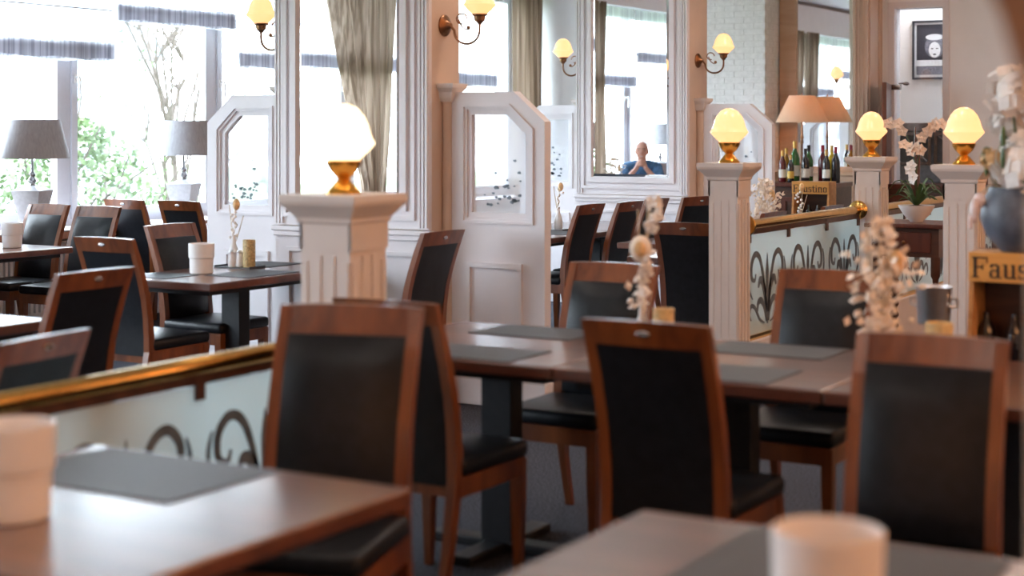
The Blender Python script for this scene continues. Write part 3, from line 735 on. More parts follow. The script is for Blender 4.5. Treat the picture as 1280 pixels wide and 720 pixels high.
# ---------------------------------------------------------------- chairs
PROF = [(0.0, .285), (.20, .235), (.42, .195), (.55, .197), (.70, .222), (.85, .266), (1.01, .330)]
def py(z):
    for (z0, a), (z1, b2) in zip(PROF, PROF[1:]):
        if z <= z1:
            t = (z-z0)/(z1-z0); return a+(b2-a)*t
    return PROF[-1][1]
def slab(name, mtl, w0, w1, z0, z1, off, th, bulge, parent, nz=10, nx=6):
    """curved upholstered panel following the back's lean; off = shift of its mid-plane from the frame"""
    m_ = MB(); F_, B_ = [], []
    for j in range(nz+1):
        z = z0+(z1-z0)*j/nz; w_ = w0+(w1-w0)*j/nz; ej = min(1, min(j, nz-j)/1.2)
        fr, bk_ = [], []
        for i in range(nx+1):
            u = i/nx*2-1; ei = min(1, (1-abs(u))*nx/2.0)
            e = min(ej, ei); th_ = th*.5*(.35+.65*e)+bulge*e*(1-u*u*.5)*.5
            y = py(z)+off
            fr.append(m_.bm.verts.new((u*w_/2, y-th_, z))); bk_.append(m_.bm.verts.new((u*w_/2, y+th*.5*(.5+.5*e), z)))
        F_.append(fr); B_.append(bk_)
    for j in range(nz):
        for i in range(nx):
            m_.bm.faces.new((F_[j][i], F_[j][i+1], F_[j+1][i+1], F_[j+1][i])); m_.bm.faces.new((B_[j][i+1], B_[j][i], B_[j+1][i], B_[j+1][i+1]))
        for i, s_ in ((0, 0), (nx, 1)): m_.bm.faces.new((F_[j][i], F_[j+1][i], B_[j+1][i], B_[j][i]))
    for i in range(nx):
        m_.bm.faces.new((F_[0][i+1], F_[0][i], B_[0][i], B_[0][i+1])); m_.bm.faces.new((F_[nz][i], F_[nz][i+1], B_[nz][i+1], B_[nz][i]))
    return m_.build(name, mtl, parent, True)
def make_chair():
    o = empty('dining_chair', (0, 0, 0), 0, 'chair', 'chair', 'dark leather dining chairs')
    s_ = MB(); s_.box(-.215, .215, -.245, .185, .425, .485, .022, 3)
    for v in s_.bm.verts:
        if v.co.z > .47: v.co.z += .012*(1-(v.co.x/.215)**2)*(1-((v.co.y+.03)/.215)**2)
    s_.build('seat', 'leather', o, True)
    MB().ringprism([(-.205, -.235), (.205, -.235), (.205, .20), (-.205, .20)], [(-.18, -.21), (.18, -.21), (.18, .175), (-.18, .175)], .065, 'Z', .362).build('seat_frame', 'chair_wood', o)
    for sx in (-1, 1):
        MB().square([(.013, 0), (.020, .25), (.022, .42)], (sx*.186, -.214, 0)).build('front_leg', 'chair_wood', o)
    zs = [0, .1, .2, .32, .42, .5, .6, .7, .8, .9, 1.0]
    for sx in (-1, 1):
        MB().sweep([(py(z), z) for z in zs], [.026, .028, .03, .034, .036, .036, .036, .036, .036, .036, .036], [.03, .032, .036, .042, .044, .042, .038, .035, .032, .030, .026], sx*.185).build('rear_leg', 'chair_wood', o)
    tr = MB(); zs = [.935, .96, .985, 1.01]
    N_ = 8; rings = []
    for i in range(N_+1):
        x = -.203+.406*i/N_; bow = .012*(1-(2*i/N_-1)**2)
        rings.append([tr.bm.verts.new(p) for p in ((x, py(.935)-.015+bow, .935), (x, py(1.01)-.013+bow, 1.008+bow*.4), (x, py(1.01)+.013+bow, 1.008+bow*.4), (x, py(.935)+.015+bow, .935))])
    for a, b2 in zip(rings, rings[1:]):
        for q in range(4): tr.bm.faces.new((a[q], a[(q+1) % 4], b2[(q+1) % 4], b2[q]))
    tr.bm.faces.new(rings[0]); tr.bm.faces.new(rings[-1][::-1])
    t_ = tr.build('top_rail', 'chair_wood', o)
    MB().lathe([(.016, 0), (.016, .004), (.010, .006)], (0, 0, 0), 14, Matrix.Rotation(-PI/2, 3, 'X') @ Matrix.Diagonal((1.4, .6, 1))).build('badge', 'silver_dark', t_, loc=(0, py(.975)+.026, .975))
    slab('back_cushion', 'leather', .335, .335, .49, .935, -.012, .03, .028, o)
    slab('back_panel', 'leather', .336, .336, .40, .937, .012, .016, .0, o)
    return o
proto = make_chair()
used = [False]
def chair(tx, ty, rz, lab, top=True):
    """tx,ty: where the top of the backrest stands (or the seat centre if top=False)"""
    a = math.radians(rz)
    if top: x, y = tx+.33*math.sin(a), ty-.33*math.cos(a)
    else: x, y = tx, ty
    if not used[0]:
        used[0] = True; proto.location = (x, y, 0); proto.rotation_euler = (0, 0, a); proto['label'] = lab; return proto
    c_ = clone(proto, (x, y, 0), rz, lab); c_.scale = (1, 1, 1)
    return c_
CHAIRS = [
 (-2.725, 3.71, 17, 'large dark leather chair behind the left foreground table, in front of the near post'),
 (-3.0, 4.27, 180, 'chair half hidden behind the large left foreground chair, its seat toward the middle table'),
 (-2.02, 4.18, 180, 'chair seen from behind in the centre foreground, badge on its top rail'),
 (-1.215, 4.29, 3, 'large chair at the right edge behind the foreground table'),
 (-3.00, 5.92, 0, 'chair beyond the middle table directly below the dried flower bottle'),
 (-2.12, 6.05, 0, 'chair beyond the right half of the middle table in front of the etched glass'),
 (-4.74, 7.30, -90, 'chair seen edge-on in front of the white partition'),
 (-3.93, 8.66, 180, 'chair with its back to us directly left of the middle fluted post'),
 (-5.47, 10.42, -90, 'leftmost of the far row of chairs under the mirrored man'),
 (-5.42, 10.97, -90, 'second from left of the far row of chairs under the mirrored man'),
 (-5.47, 11.55, -90, 'third from left of the far row of chairs under the mirrored man'),
 (-5.32, 12.05, -110, 'rightmost and most distant of the row of chairs under the mirrored man'),
 (-3.92, 10.10, -90, 'chair whose wooden top shows just above the left half of the brass rail'),
 (-3.88, 11.15, -90, 'chair whose wooden top shows above the brass rail near the wine display'),
 (-6.46, 7.02, 90, 'chair behind the white cup on the left window side table'),
 (-5.95, 5.98, 180, 'chair with back to us at the near end of the left window side table'),
 (-8.45, 9.28, 180, 'chair back in front of the right grey window lamp'),
 (-8.98, 9.24, 180, 'tall blue black chair back between the two grey window lamps'),
 (-8.36, 8.36, 2, 'chair with pale lit cushion right of the white cup at far left'),
 (-8.90, 8.40, 0, 'chair with pale lit cushion below the far left grey lamp'),
 (-4.62, 4.60, -90, 'dark chair leaning right at left, beyond the near brass rail'),
 (-3.56, 3.36, -84, 'blurred chair top just behind the near brass rail at lower left'),
]
for i, c in enumerate(CHAIRS):
    ch_ = chair(*c)
    if i == 0: ch_.scale = (1.05,)*3
    if i == 21: ch_.scale = (.95,)*3
chair(-8.80, 6.80, 156, 'chair the mirrored man in blue is sitting on', False)

# ---------------------------------------------------------------- tables
def table(x0, x1, y0, y1, lab, H=.77, base=True):
    o = empty('dining_table', ((x0+x1)/2, (y0+y1)/2, 0), 0, lab, 'table', 'dark wooden pedestal tables')
    a, b2 = (x1-x0)/2, (y1-y0)/2
    MB().box(-a, a, -b2, b2, H-.042, H, .006).build('tabletop', 'table_wood', o)
    MB().box(-a+.06, a-.06, -b2+.06, b2-.06, H-.07, H-.042).build('apron', 'black_metal', o)
    MB().box(-.065, .065, -.045, .045, .03, H-.06, .004).build('column', 'black_metal', o)
    MB().box(-.30, .30, -.045, .045, 0, .035, .006).box(-.045, .045, -.30, .30, 0, .034, .006).build('foot', 'black_metal', o)
    return o
table(-2.96, -2.0, 2.0, 2.95, 'foreground table at lower left with strong window glare')
table(-1.47, -.50, 2.08, 3.03, 'foreground table corner at the bottom right')
table(-3.55, -2.603, 4.67, 5.61, 'left table of the middle row')
table(-2.597, -1.663, 4.67, 5.61, 'centre table of the middle row behind the centre chair')
table(-1.657, -.75, 4.67, 5.61, 'right table of the middle row behind the right edge chair')
table(-6.22, -5.50, 6.28, 7.52, 'window side table with white cup and bottle set at left')
table(-9.08, -8.02, 7.08, 7.78, 'table at the far left edge with one white cup')
table(-6.0, -5.06, 4.0, 4.80, 'table edge at left behind the leaning dark chair')
table(-6.55, -5.66, 9.9, 11.1, 'far table in front of the chair row, nearer half')
table(-6.55, -5.66, 11.12, 12.3, 'far table in front of the chair row, farther half')
table(-4.45, -3.75, 8.95, 9.70, 'table left of the divider with one pale edge showing')
table(-5.05, -4.18, 10.0, 11.6, 'table behind the etched glass divider near the wine bottles')
table(-9.05, -8.02, 9.65, 10.55, 'table by the radiator under the right grey lamp')

# placemats
def placemat(x0, x1, y0, y1, lab, z=.77):
    o = MB().box(-(x1-x0)/2, (x1-x0)/2, -(y1-y0)/2, (y1-y0)/2, 0, .003, .001, 1).build('placemat', 'mat_vinyl', None, loc=((x0+x1)/2, (y0+y1)/2, z+.0005))
    return tag(o, lab, 'placemat', 'grey placemats')
placemat(-2.90, -2.36, 2.56, 2.93, 'dark grey placemat on the left foreground table')
placemat(-2.94, -2.50, 2.02, 2.20, 'dark placemat sliver below the left foreground cup')
placemat(-1.21, -.70, 2.46, 3.00, 'grey placemat under the bottom right cup')
placemat(-3.23, -2.78, 4.69, 4.99, 'near placemat on the left table of the middle row')
placemat(-3.32, -2.87, 5.29, 5.59, 'far placemat on the left table of the middle row')
placemat(-2.31, -1.85, 4.69, 5.02, 'near placemat right of the centre chair')
placemat(-2.34, -1.88, 5.28, 5.59, 'far placemat right of the centre chair')
placemat(-6.18, -5.88, 6.36, 6.62, 'pale grey placemat at the near end of the left window side table')
placemat(-5.84, -5.53, 6.62, 7.05, 'pale grey placemat right of the white cup on the window side table')
placemat(-6.16, -5.86, 7.2, 7.5, 'placemat at the far end of the window side table')
placemat(-6.15, -5.72, 10.5, 10.9, 'placemat on the far table before the chair row')

# cups (white two tier ceramic candle holders)
def cup(x, y, r, h, lab, z=.774):
    o = empty('ceramic_cup', (x, y, z), 0, lab, 'cup', 'white two tier ceramic cups')
    MB().lathe([(r*.84, 0), (r*.90, .004), (r*.93, h*.52)], n=36).build('lower_tier', 'ceramic', o, True)
    MB().lathe([(r*.93, h*.50), (r, h*.53), (r*1.02, h*.985), (r*.99, h), (r*.95, h*.985), (r*.92, h*.60)], n=36).build('upper_tier', 'ceramic', o, True)
    return o
cup(-2.55, 2.31, .082, .195, 'blurred white cup at the lower left edge', .7705)
cup(-.83, 2.36, .084, .185, 'blurred white cup at the bottom right', .7705)
cup(-5.95, 6.72, .070, .165, 'white two tier cup on the left window side table', .7705)
cup(-8.32, 7.52, .070, .165, 'small white cup on the far left table', .7705)

# candles, shakers, trays, dried flowers
def candle(x, y, lab, mtl, r=.035, h=.15, z=.7705):
    o = empty('candle_holder', (x, y, z), 0, lab, 'candle')
    MB().lathe([(r*.96, 0), (r, .006), (r, h), (r*.9, h), (r*.88, h*.8)], n=24).build('holder', mtl, o, True)
    MB().lathe([(r*.85, h*.3), (r*.85, h*.82)], n=20).build('wax', 'ceramic', o, True)
    return o
def shaker(x, y, lab, z=.7705):
    o = empty('salt_shaker', (x, y, z), 0, lab, 'shaker', 'salt and pepper shakers')
    MB().lathe([(.022, 0), (.024, .01), (.019, .06), (.017, .07)], n=16).build('body', 'ceramic', o, True)
    MB().lathe([(.018, .07), (.019, .085), (.010, .096)], n=16).build('cap', 'steel', o, True)
def tray(x, y, w, d, lab, z=.770):
    tag(MB().box(-w/2, w/2, -d/2, d/2, 0, .006, .002).box(-w/2, -w/2+.006, -d/2, d/2, .006, .014).box(w/2-.006, w/2, -d/2, d/2, .006, .014).build('serving_tray', 'tray_black', None, loc=(x, y, z)), lab, 'tray')
def flowers(x, y, z, h, lab, kind=0, seed=1):
    """small white bottle with a few dried stems"""
    rnd = random.Random(seed)
    o = empty('flower_bottle', (x, y, z), 0, lab, 'vase')
    MB().lathe([(.030, 0), (.034, .01), (.034, .06), (.024, .10), (.012, .13), (.011, .17), (.015, .175)], n=20).build('bottle', 'ceramic', o, True)
    d = lambda a, s: (math.cos(a)*s, math.sin(a)*s)
    for k in range(2 + kind):
        a = rnd.random()*6.28; s_ = .03+.03*rnd.random(); hh = h*(.82+.18*rnd.random()) if k else h
        ex, ey = d(a, s_)
        MB().tube([(0, 0, .12), (ex*.3, ey*.3, hh*.5), (ex, ey, hh*.97)], .0026, 5).build('stem', 'stem_tan', o)
    if kind == 0:                                             # bunny tail and strawflower
        MB().ball((.02, .0, h*.98), .026, 12, 8, (.8, .8, 1.3)).build('flower_head', 'dried_orange', o, True)
        m_ = MB()
        for k in range(14): m_.ball((rnd.gauss(0, .012), rnd.gauss(0, .012), h*.45+.03*k*.4), .010, 6, 4)
        m_.build('small_blossoms', 'dried_white', o, True)
    elif kind == 1:                                           # tall white spray with round orange head
        m_ = MB(); m2 = MB()
        for k in range(70):
            t = k/70; zz = .16+(h-.16)*t
            u = Vector((rnd.gauss(0, 1), rnd.gauss(0, 1), rnd.gauss(0, .7))).normalized(); c = Vector((.06*math.sin(t*2.2)*t+rnd.gauss(0, .016), rnd.gauss(0, .016), zz)); 
            if .52 < t < .68: continue
            mm = m_ if t < .6 else m2; mm.quad(c, u*.045, u.orthogonal().normalized()*.03); mm.ball(c, .011, 6, 4)
        m_.build('lower_spray', 'dried_white', o); m2.build('upper_spray', 'dried_white', o)
        hd_ = MB().ball((.0, -.012, h*.66), .042, 14, 9, (1, .55, 1.15)).build('flower_head', 'dried_petal', o, True)
        MB().ball((.008, -.032, h*.66), .024, 12, 8, (1, .5, 1.2)).build('flower_eye', 'dried_orange', hd_, True)
    else:                                                     # bushy dried bunch
        m_ = MB()
        for k in range(240):
            t = rnd.random(); zz = .12+(h-.12)*t; w_ = .10*math.sin(PI*(.2+.7*t))
            c = Vector((rnd.gauss(0, 1)*w_*.6, rnd.gauss(0, 1)*w_*.6, zz)); u = Vector((rnd.gauss(0, 1), rnd.gauss(0, 1), rnd.gauss(0, 1))).normalized()
            m_.quad(c, u*.036, u.orthogonal().normalized()*.028)
            if k % 2: m_.ball(c, .010, 6, 4)
        m_.build('dried_blossoms', 'dried_petal', o)
        MB().ball((.055, -.01, h*.72), .034, 12, 8, (.7, .6, 1.3)).build('seed_head', 'dried_orange', o, True)
        for k in range(4): MB().tube([(0, 0, .1), (.02*math.cos(k), .02*math.sin(k), h*.4), (.05*math.cos(k), .05*math.sin(k), h*.8)], .003, 5).build('stem', 'stem_tan', o)
    return o
flowers(-2.50, 5.15, .7705, .56, 'dried flower bottle with round orange head behind the centre chair', 1, 3)
candle(-2.42, 5.16, 'amber candle holder beside the dried flower bottle in the centre', 'candle_glass', .038, .16)
flowers(-1.63, 5.15, .7705, .50, 'bushy dried blossom bunch at right before the side table', 2, 5)
candle(-1.44, 5.16, 'amber candle holder right of the bushy dried blossom bunch', 'candle_glass', .045, .17)
tray(-6.00, 7.10, .26, .14, 'black tray under the bottle set on the window side table')
flowers(-6.07, 7.13, .777, .36, 'slim dried flower bottle on the left window side table', 0, 9)
shaker(-6.03, 7.07, 'left salt shaker beside the gold candle', .777); shaker(-5.99, 7.09, 'right pepper shaker next to the gold candle', .777)
candle(-5.93, 7.10, 'gold candle holder on the left window side table', 'gold_candle', .036, .155, .777)
tray(-6.08, 10.95, .24, .14, 'black tray on the far table left of the chair row')
flowers(-6.05, 10.97, .777, .34, 'slim dried flower bottle on the far table left of the chair row', 0, 12)
candle(-6.14, 10.94, 'beige candle holder on the far table left of the chair row', 'candle_glass', .036, .14, .777)
shaker(-6.10, 10.90, 'shaker on the far tray left of the chair row', .777)
flowers(-4.40, 11.15, .7705, .42, 'white dried blossom bottle showing above the brass rail', 2, 21)
flowers(-4.25, 11.45, .7705, .36, 'single tan thistle head above the brass rail', 0, 22)

# ---------------------------------------------------------------- bar: counter, bottles, lamp, wine racks
bc = empty('bar_counter', (-5.45, 15.0, 0), 0, 'dark bar counter carrying the wine bottles', 'counter')
MB().box(-.62, .32, -.28, .28, 0, 1.0).build('body', 'dark_wood', bc)
MB().box(-.66, .34, -.32, .32, 1.0, 1.04, .006).build('counter_top', 'mahogany', bc)
for k in range(2): MB().ringprism([(-.58+.39*k, .15), (-.22+.39*k, .15), (-.22+.39*k, .9), (-.58+.39*k, .9)], [(-.54+.39*k, .19), (-.26+.39*k, .19), (-.26+.39*k, .86), (-.54+.39*k, .86)], .015, 'Y', -.295).build('panel', 'mahogany', bc)
sb = empty('sideboard', (-4.05, 14.55, 0), 0, 'dark low sideboard right of the far post', 'sideboard')
MB().box(-.52, .52, -.22, .22, 0, 1.02).build('body', 'dark_wood', sb); MB().box(-.55, .55, -.25, .25, 1.02, 1.06, .005).build('top', 'mahogany', sb)
for s_ in (-1, 1):
    d_ = MB().box(s_*.26-.23, s_*.26+.23, -.235, -.22, .08, .96).build('door', 'mahogany', sb); MB().ball((s_*.06, -.25, .6), .015).build('knob', 'brass', d_, True)
bx_ = empty('wooden_box', (-3.72, 14.5, 1.06), 0, 'brown wooden box on the sideboard behind the orchids', 'box')
MB().box(-.09, .09, -.09, .09, 0, .17, .004).build('body', 'mahogany', bx_); MB().box(-.095, .095, -.095, .095, .17, .185, .003).build('lid', 'dark_wood', bx_)
pbt = empty('small_bottle', (-3.86, 14.40, 1.06), 0, 'small purple bottle on the sideboard', 'bottle')
MB().lathe([(.028, 0), (.03, .01), (.03, .16), (.012, .20), (.012, .23)], n=16).build('body', 'purple_bottle', pbt, True); MB().lathe([(.014, .23), (.014, .26)], n=12).build('cap', 'ceramic', pbt, True)
def bottle(x, y, z, body, foil, label, h, lab):
    o = empty('wine_bottle', (x, y, z), random.uniform(-20, 20), lab, 'bottle', 'wine bottles at the bar'); s_ = h/.31
    MB().lathe([(.034*s_, 0), (.037*s_, .006*s_), (.037*s_, .175*s_), (.030*s_, .205*s_), (.016*s_, .235*s_), (.0135*s_, .25*s_), (.0135*s_, .30*s_)], n=18).build('glass', body, o, True)
    MB().lathe([(.0145*s_, .255*s_), (.0145*s_, .305*s_), (.015*s_, .31*s_)], n=14).build('capsule', foil, o, True)
    if label: MB().lathe([(.0376*s_, .045*s_), (.0376*s_, .125*s_)], n=18, cap=False).build('label', label, o, True)
    return o
BT = [(-6.06, 14.86, 'bottle_dark', 'foil_gold', 'paper_label', .34, 'leftmost dark wine bottle with gold capsule on the bar'),
      (-5.97, 14.96, 'bottle_dark', 'foil_red', 'paper_label', .33, 'dark wine bottle with red capsule, second from left on the bar'),
      (-5.86, 14.80, 'bottle_dark', 'foil_red', 'paper_label', .31, 'wide labelled dark bottle in the front left of the bar'),
      (-5.74, 15.10, 'bottle_amber', 'foil_gold', 'paper_label', .33, 'amber spirit bottle at the back of the bar'),
      (-5.62, 15.02, 'bottle_green', 'foil_gold', 'paper_label', .40, 'tall green bottle in the middle of the bar'),
      (-5.58, 14.80, 'bottle_dark', 'foil_gold', 'yellow_label', .27, 'squat bottle with yellow round label on the bar'),
      (-5.46, 14.88, 'bottle_dark', 'foil_black', 'paper_label', .33, 'dark bottle right of the yellow labelled one'),
      (-5.37, 15.12, 'bottle_red', 'foil_red', None, .36, 'red bottle near the bar mirror'),
      (-5.24, 14.86, 'bottle_dark', 'foil_gold', 'paper_label', .32, 'dark bottle with white label at the right end of the bar front'),
      (-5.27, 15.10, 'bottle_yellow', 'foil_gold', None, .36, 'yellow bottle behind the white labelled one'),
      (-5.16, 14.90, 'bottle_dark', 'foil_red', None, .35, 'dark red topped bottle, rightmost on the bar'),
      (-5.68, 14.84, 'bottle_red', 'foil_gold', 'paper_label', .31, 'reddish bottle with cream label left of the squat yellow labelled one'),
      (-5.52, 15.14, 'bottle_green', 'foil_black', 'paper_label', .36, 'dark capped green bottle in the back row of the bar'),
      (-5.92, 15.14, 'bottle_amber', 'foil_red', None, .34, 'amber bottle in the back row near the brick pier')]
for x, y, b_, f, l, h, lab in BT: bottle(x, y, 1.0405, b_, f, l, h, lab)
LB = [(-5.36, 'bottle_green', 'foil_black', 'left green bottle on the wooden ledge before the mirror'), (-5.23, 'bottle_green', 'foil_gold', 'right bright green bottle on the wooden ledge'), (-5.06, 'bottle_yellow', 'foil_gold', 'amber bottle alone at the right of the wooden ledge')]
for x, b_, f, lab in LB: bottle(x, YB-.15, 1.1005, b_, f, None, .27, lab)
lp = empty('bar_lamp', (-5.90, 15.98, 0), 0, 'cream shaded lamp on a slim pole before the bar mirror', 'lamp')
MB().lathe([(.10, 0), (.10, .02), (.03, .04), (.012, .06), (.011, 1.40), (.018, 1.42), (.012, 1.45), (.02, 1.47), (.012, 1.50), (.009, 1.70), (.009, 1.90)], n=16).build('pole', 'bronze', lp, True)
MB().ball((0, 0, 1.74), .045, 14, 10).build('bulb', 'emit_pendant', lp, True)
MB().lathe([(.275, 1.63), (.135, 1.91), (.13, 1.91), (.27, 1.63), (.275, 1.63)], n=40, cap=False).build('shade', 'cream_shade', lp, True)
MB().lathe([(.004, 1.90), (.008, 1.925), (.002, 1.945)], n=10).tube([(-.13, 0, 1.90), (.13, 0, 1.90)], .003, 5).build('finial', 'bronze', lp, True)

def letters(m_, word, x, z, s, y):
    """heavy serif lettering built from strokes; x grows to the right"""
    B = lambda a, b2, c, d: m_.box(x+a*s, x+b2*s, y-.002, y, z+c*s, z+d*s)
    for ch in word:
        if ch == 'F': B(.08, .22, .0, 1); B(0, .32, 0, .06); B(0, .75, .93, 1); B(.69, .75, .72, 1); B(.22, .52, .48, .55); B(.47, .53, .38, .65); w_ = .82
        elif ch == 'a': B(.36, .49, .04, .62); B(.08, .40, .60, .68); B(.02, .14, .05, .32); B(.08, .40, .33, .40); B(.08, .40, 0, .07); B(.44, .60, 0, .06); B(.05, .16, .50, .62); w_ = .66
        elif ch == 'u': B(.06, .19, .05, .66); B(.42, .55, .02, .66); B(.12, .48, 0, .08); B(0, .19, .62, .68); B(.36, .55, .62, .68); B(.50, .64, 0, .06); w_ = .70
        elif ch == 's': B(.05, .40, .61, .68); B(.03, .15, .38, .64); B(.08, .40, .31, .40); B(.32, .44, .05, .34); B(.03, .40, 0, .07); B(.03, .08, 0, .2); B(.38, .43, .50, .68); w_ = .52
        elif ch == 't': B(.12, .25, .04, .88); B(0, .40, .60, .68); B(.18, .42, 0, .07); w_ = .46
        elif ch == 'i': B(.08, .21, .0, .66); B(0, .30, 0, .06); B(0, .21, .62, .68); B(.07, .22, .80, .94); w_ = .36
        elif ch == 'n': B(.08, .21, 0, .66); B(.44, .57, 0, .60); B(.18, .52, .58, .68); B(0, .30, 0, .06); B(.37, .66, 0, .06); B(0, .21, .62, .68); w_ = .72
        else: B(.04, .17, .06, .62); B(.42, .55, .06, .62); B(.10, .50, .60, .68); B(.10, .50, 0, .08); w_ = .64
        x += w_*s
def wine_rack(x, y, w, H, lab, rz=0):
    o = empty('wine_display_rack', (x, y, 0), rz, lab, 'wine rack', 'wooden wine display racks'); h = w/2
    for s_ in (-1, 1):
        MB().prism([(-.17, 0), (.15, 0), (.15, H-.02), (-.03, H-.02)], .018, 'X', s_*h-(.018 if s_ > 0 else 0)).build('side_panel', 'crate_wood', o)
    MB().box(-h+.018, h-.018, .13, .15, .02, H-.02).build('back_board', 'dark_wood', o)
    hb = MB().box(-h, h, -.055, -.04, H-.115, H, .003).build('header_board', 'header_wood', o)
    t_ = MB(); s_ = .076*w/.40; ww = sum({'F': .82, 'a': .66, 'u': .70, 's': .52, 't': .46, 'i': .36, 'n': .72, 'o': .64}[c] for c in 'Faustino')*s_
    letters(t_, 'Faustino', -ww/2, H-.098, s_, -.0555); t_.build('lettering', 'print_black', hb)
    for k in range(3):
        z = .10+k*.26
        MB().box(-h+.018, h-.018, -.13+.025*k, .13, z, z+.015).build('shelf', 'crate_wood', o)
        for q in range(4):
            xx = -h+.05+(w-.1)*q/3
            b_ = MB().lathe([(.030, 0), (.034, .01), (.034, .15), (.014, .19), (.013, .215)], (xx, .03, z+.0155), 12).build('bottle', 'bottle_dark', o, True)
    MB().box(-h, h, -.04, .15, H-.02, H, .003).build('top_board', 'crate_wood', o)
    return o
wine_rack(-1.42, 6.30, .42, 1.09, 'wooden wine display rack lettered Faustino at the right edge under the flower vase')
wine_rack(-5.18, 14.30, .36, 1.07, 'small distant wooden wine display rack lettered Faustino before the bar')

# big flower vase on the near rack
vz = empty('flower_vase', (-1.45, 6.34, 1.0905), 0, 'slate blue vase full of white and peach flowers at the right edge', 'vase')
MB().lathe([(.07, 0), (.085, .01), (.135, .07), (.155, .13), (.15, .19), (.125, .235), (.122, .25), (.112, .25), (.10, .23)], n=36).build('vase', 'vase_slate', vz, True)
hr = MB().ball((-.135, -.10, .20), .03, 12, 8, (.8, .5, 1.0)).ball((-.150, -.115, .16), .024, 12, 8, (.7, .5, 2.0)).ball((-.165, -.12, .115), .012, 10, 6, (.7, .6, 2.4))
hr.build('heart_pendant', 'heart_glaze', vz, True)
MB().tube([(-.135, -.10, .22), (-.10, -.07, .26), (-.06, -.04, .25)], .003, 5).build('cord', 'stem_tan', vz)
rnd = random.Random(4)
HEADS = [(-.02, -.06, .62, .10, 'petal_white'), (.10, -.02, .52, .12, 'petal_peach'), (.02, -.08, .35, .12, 'petal_white'), (.12, -.05, .36, .10, 'petal_white'), (.13, .06, .66, .10, 'petal_peach'), (-.08, .06, .50, .06, 'petal_white'), (-.10, -.05, .36, .045, 'dried_orange'), (.20, .0, .48, .10, 'petal_white')]
for x, y, z, r, mt in HEADS:
    m_ = MB(); r *= 1.18
    for k in range(60):
        d = Vector((rnd.gauss(0, 1), rnd.gauss(0, 1), rnd.gauss(0, 1))).normalized(); a = d.orthogonal().normalized(); b2 = d.cross(a)
        c = Vector((x, y, z))+d*r*(.5+.4*rnd.random()); m_.quad(c, a*r*.7, (b2*.8+d*.4)*r*.6)
    m_.ball((x, y, z), r*.55, 12, 8); m_.build('blossom', mt, vz)
    MB().tube([(0, 0, .18), (x*.4, y*.4, .3+.2*(z-.3)), (x, y, z-.3*r)], .005, 6).build('stem', 'stem_green', vz)
for k in range(14):
    a = rnd.random()*6.28; p = Vector((math.cos(a)*.13, math.sin(a)*.13, .28+.22*rnd.random()))
    MB().tube([(0, 0, .22), p*.7, p], [.004, .004, .002], 5).build('twig', 'stem_green', vz)
    u = Vector((rnd.gauss(0, 1), rnd.gauss(0, 1), rnd.gauss(0, 1))).normalized()
    MB().ball(p, .030, 8, 6, (1, .3, 1.4), Matrix.Rotation(rnd.random()*3, 3, 'Z')).build('leaf', 'leaf_green', vz, True)

# wine cooler on a stand
wc = empty('wine_cooler', (-1.70, 6.02, 0), 0, 'silver wine cooler bucket on a slim stand left of the wine rack', 'wine cooler')
MB().lathe([(.10, 0), (.10, .012), (.03, .03), (.012, .05), (.012, .80), (.04, .83)], n=20).build('stand', 'silver_dark', wc, True)
MB().lathe([(.058, .83), (.06, .835), (.066, .965), (.070, .972), (.064, .972), (.058, .86)], n=32).build('bucket', 'steel', wc, True)
MB().tube([(-.066, 0, .93), (-.088, 0, .925), (-.088, 0, .90), (-.063, 0, .895)], .005, 6).tube([(.066, 0, .93), (.088, 0, .925), (.088, 0, .90), (.063, 0, .895)], .005, 6).build('handle', 'steel', wc, True)

# antique side table with orchids
ct = empty('side_table', (-3.06, 10.38, 0), 0, 'dark antique side table with turned legs beside the far post', 'side table')
MB().box(-.26, .26, -.25, .25, .925, .955, .008).build('top', 'mahogany', ct)
MB().box(-.22, .22, -.21, .21, .74, .925).build('apron', 'dark_wood', ct)
dw = MB().box(-.17, .17, -.225, -.21, .77, .90, .004).build('drawer', 'mahogany', ct); MB().ball((0, -.235, .835), .014).build('knob', 'bronze', dw, True)
TL = [(.026, 0), (.032, .02), (.022, .06), (.026, .10), (.018, .12)]
for k in range(6): z = .14+k*.075; TL += [(.018, z), (.031, z+.022), (.031, z+.036), (.018, z+.058)]
TL += [(.02, .60), (.03, .62), (.03, .76)]
for sx in (-1, 1):
    for sy in (-1, 1): MB().lathe(TL, (sx*.19, sy*.18, 0), 14).build('leg', 'dark_wood', ct, True)
ob = empty('orchid_bowl', (-3.04, 10.36, .9555), 0, 'white bowl of cream orchids and dark leaves on the side table', 'plant')
MB().lathe([(.04, 0), (.045, .008), (.085, .05), (.115, .10), (.118, .11), (.11, .11), (.08, .07)], n=32).build('bowl', 'ceramic', ob, True)
MB().lathe([(.10, .095), (.03, .11)], n=20).build('soil', 'dark_wood', ob)
rnd = random.Random(8)
for k in range(22):
    a = rnd.random()*6.28; L_ = .10+.12*rnd.random(); up = .05+.14*rnd.random()
    d = Vector((math.cos(a), math.sin(a), 0)); s_ = Vector((-math.sin(a), math.cos(a), 0)); m_ = MB()
    prev = None
    for i in range(6):
        t = i/5; c = d*L_*t+Vector((0, 0, .10+up*math.sin(t*2.4))); w_ = .018*math.sin(PI*(.12+.86*t))
        cur = [m_.bm.verts.new(c-s_*w_), m_.bm.verts.new(c+Vector((0, 0, -.006))), m_.bm.verts.new(c+s_*w_)]
        if prev:
            for q in range(2): m_.bm.faces.new((prev[q], prev[q+1], cur[q+1], cur[q]))
        prev = cur
    m_.build('leaf', 'leaf_green', ob, True, fix=False)
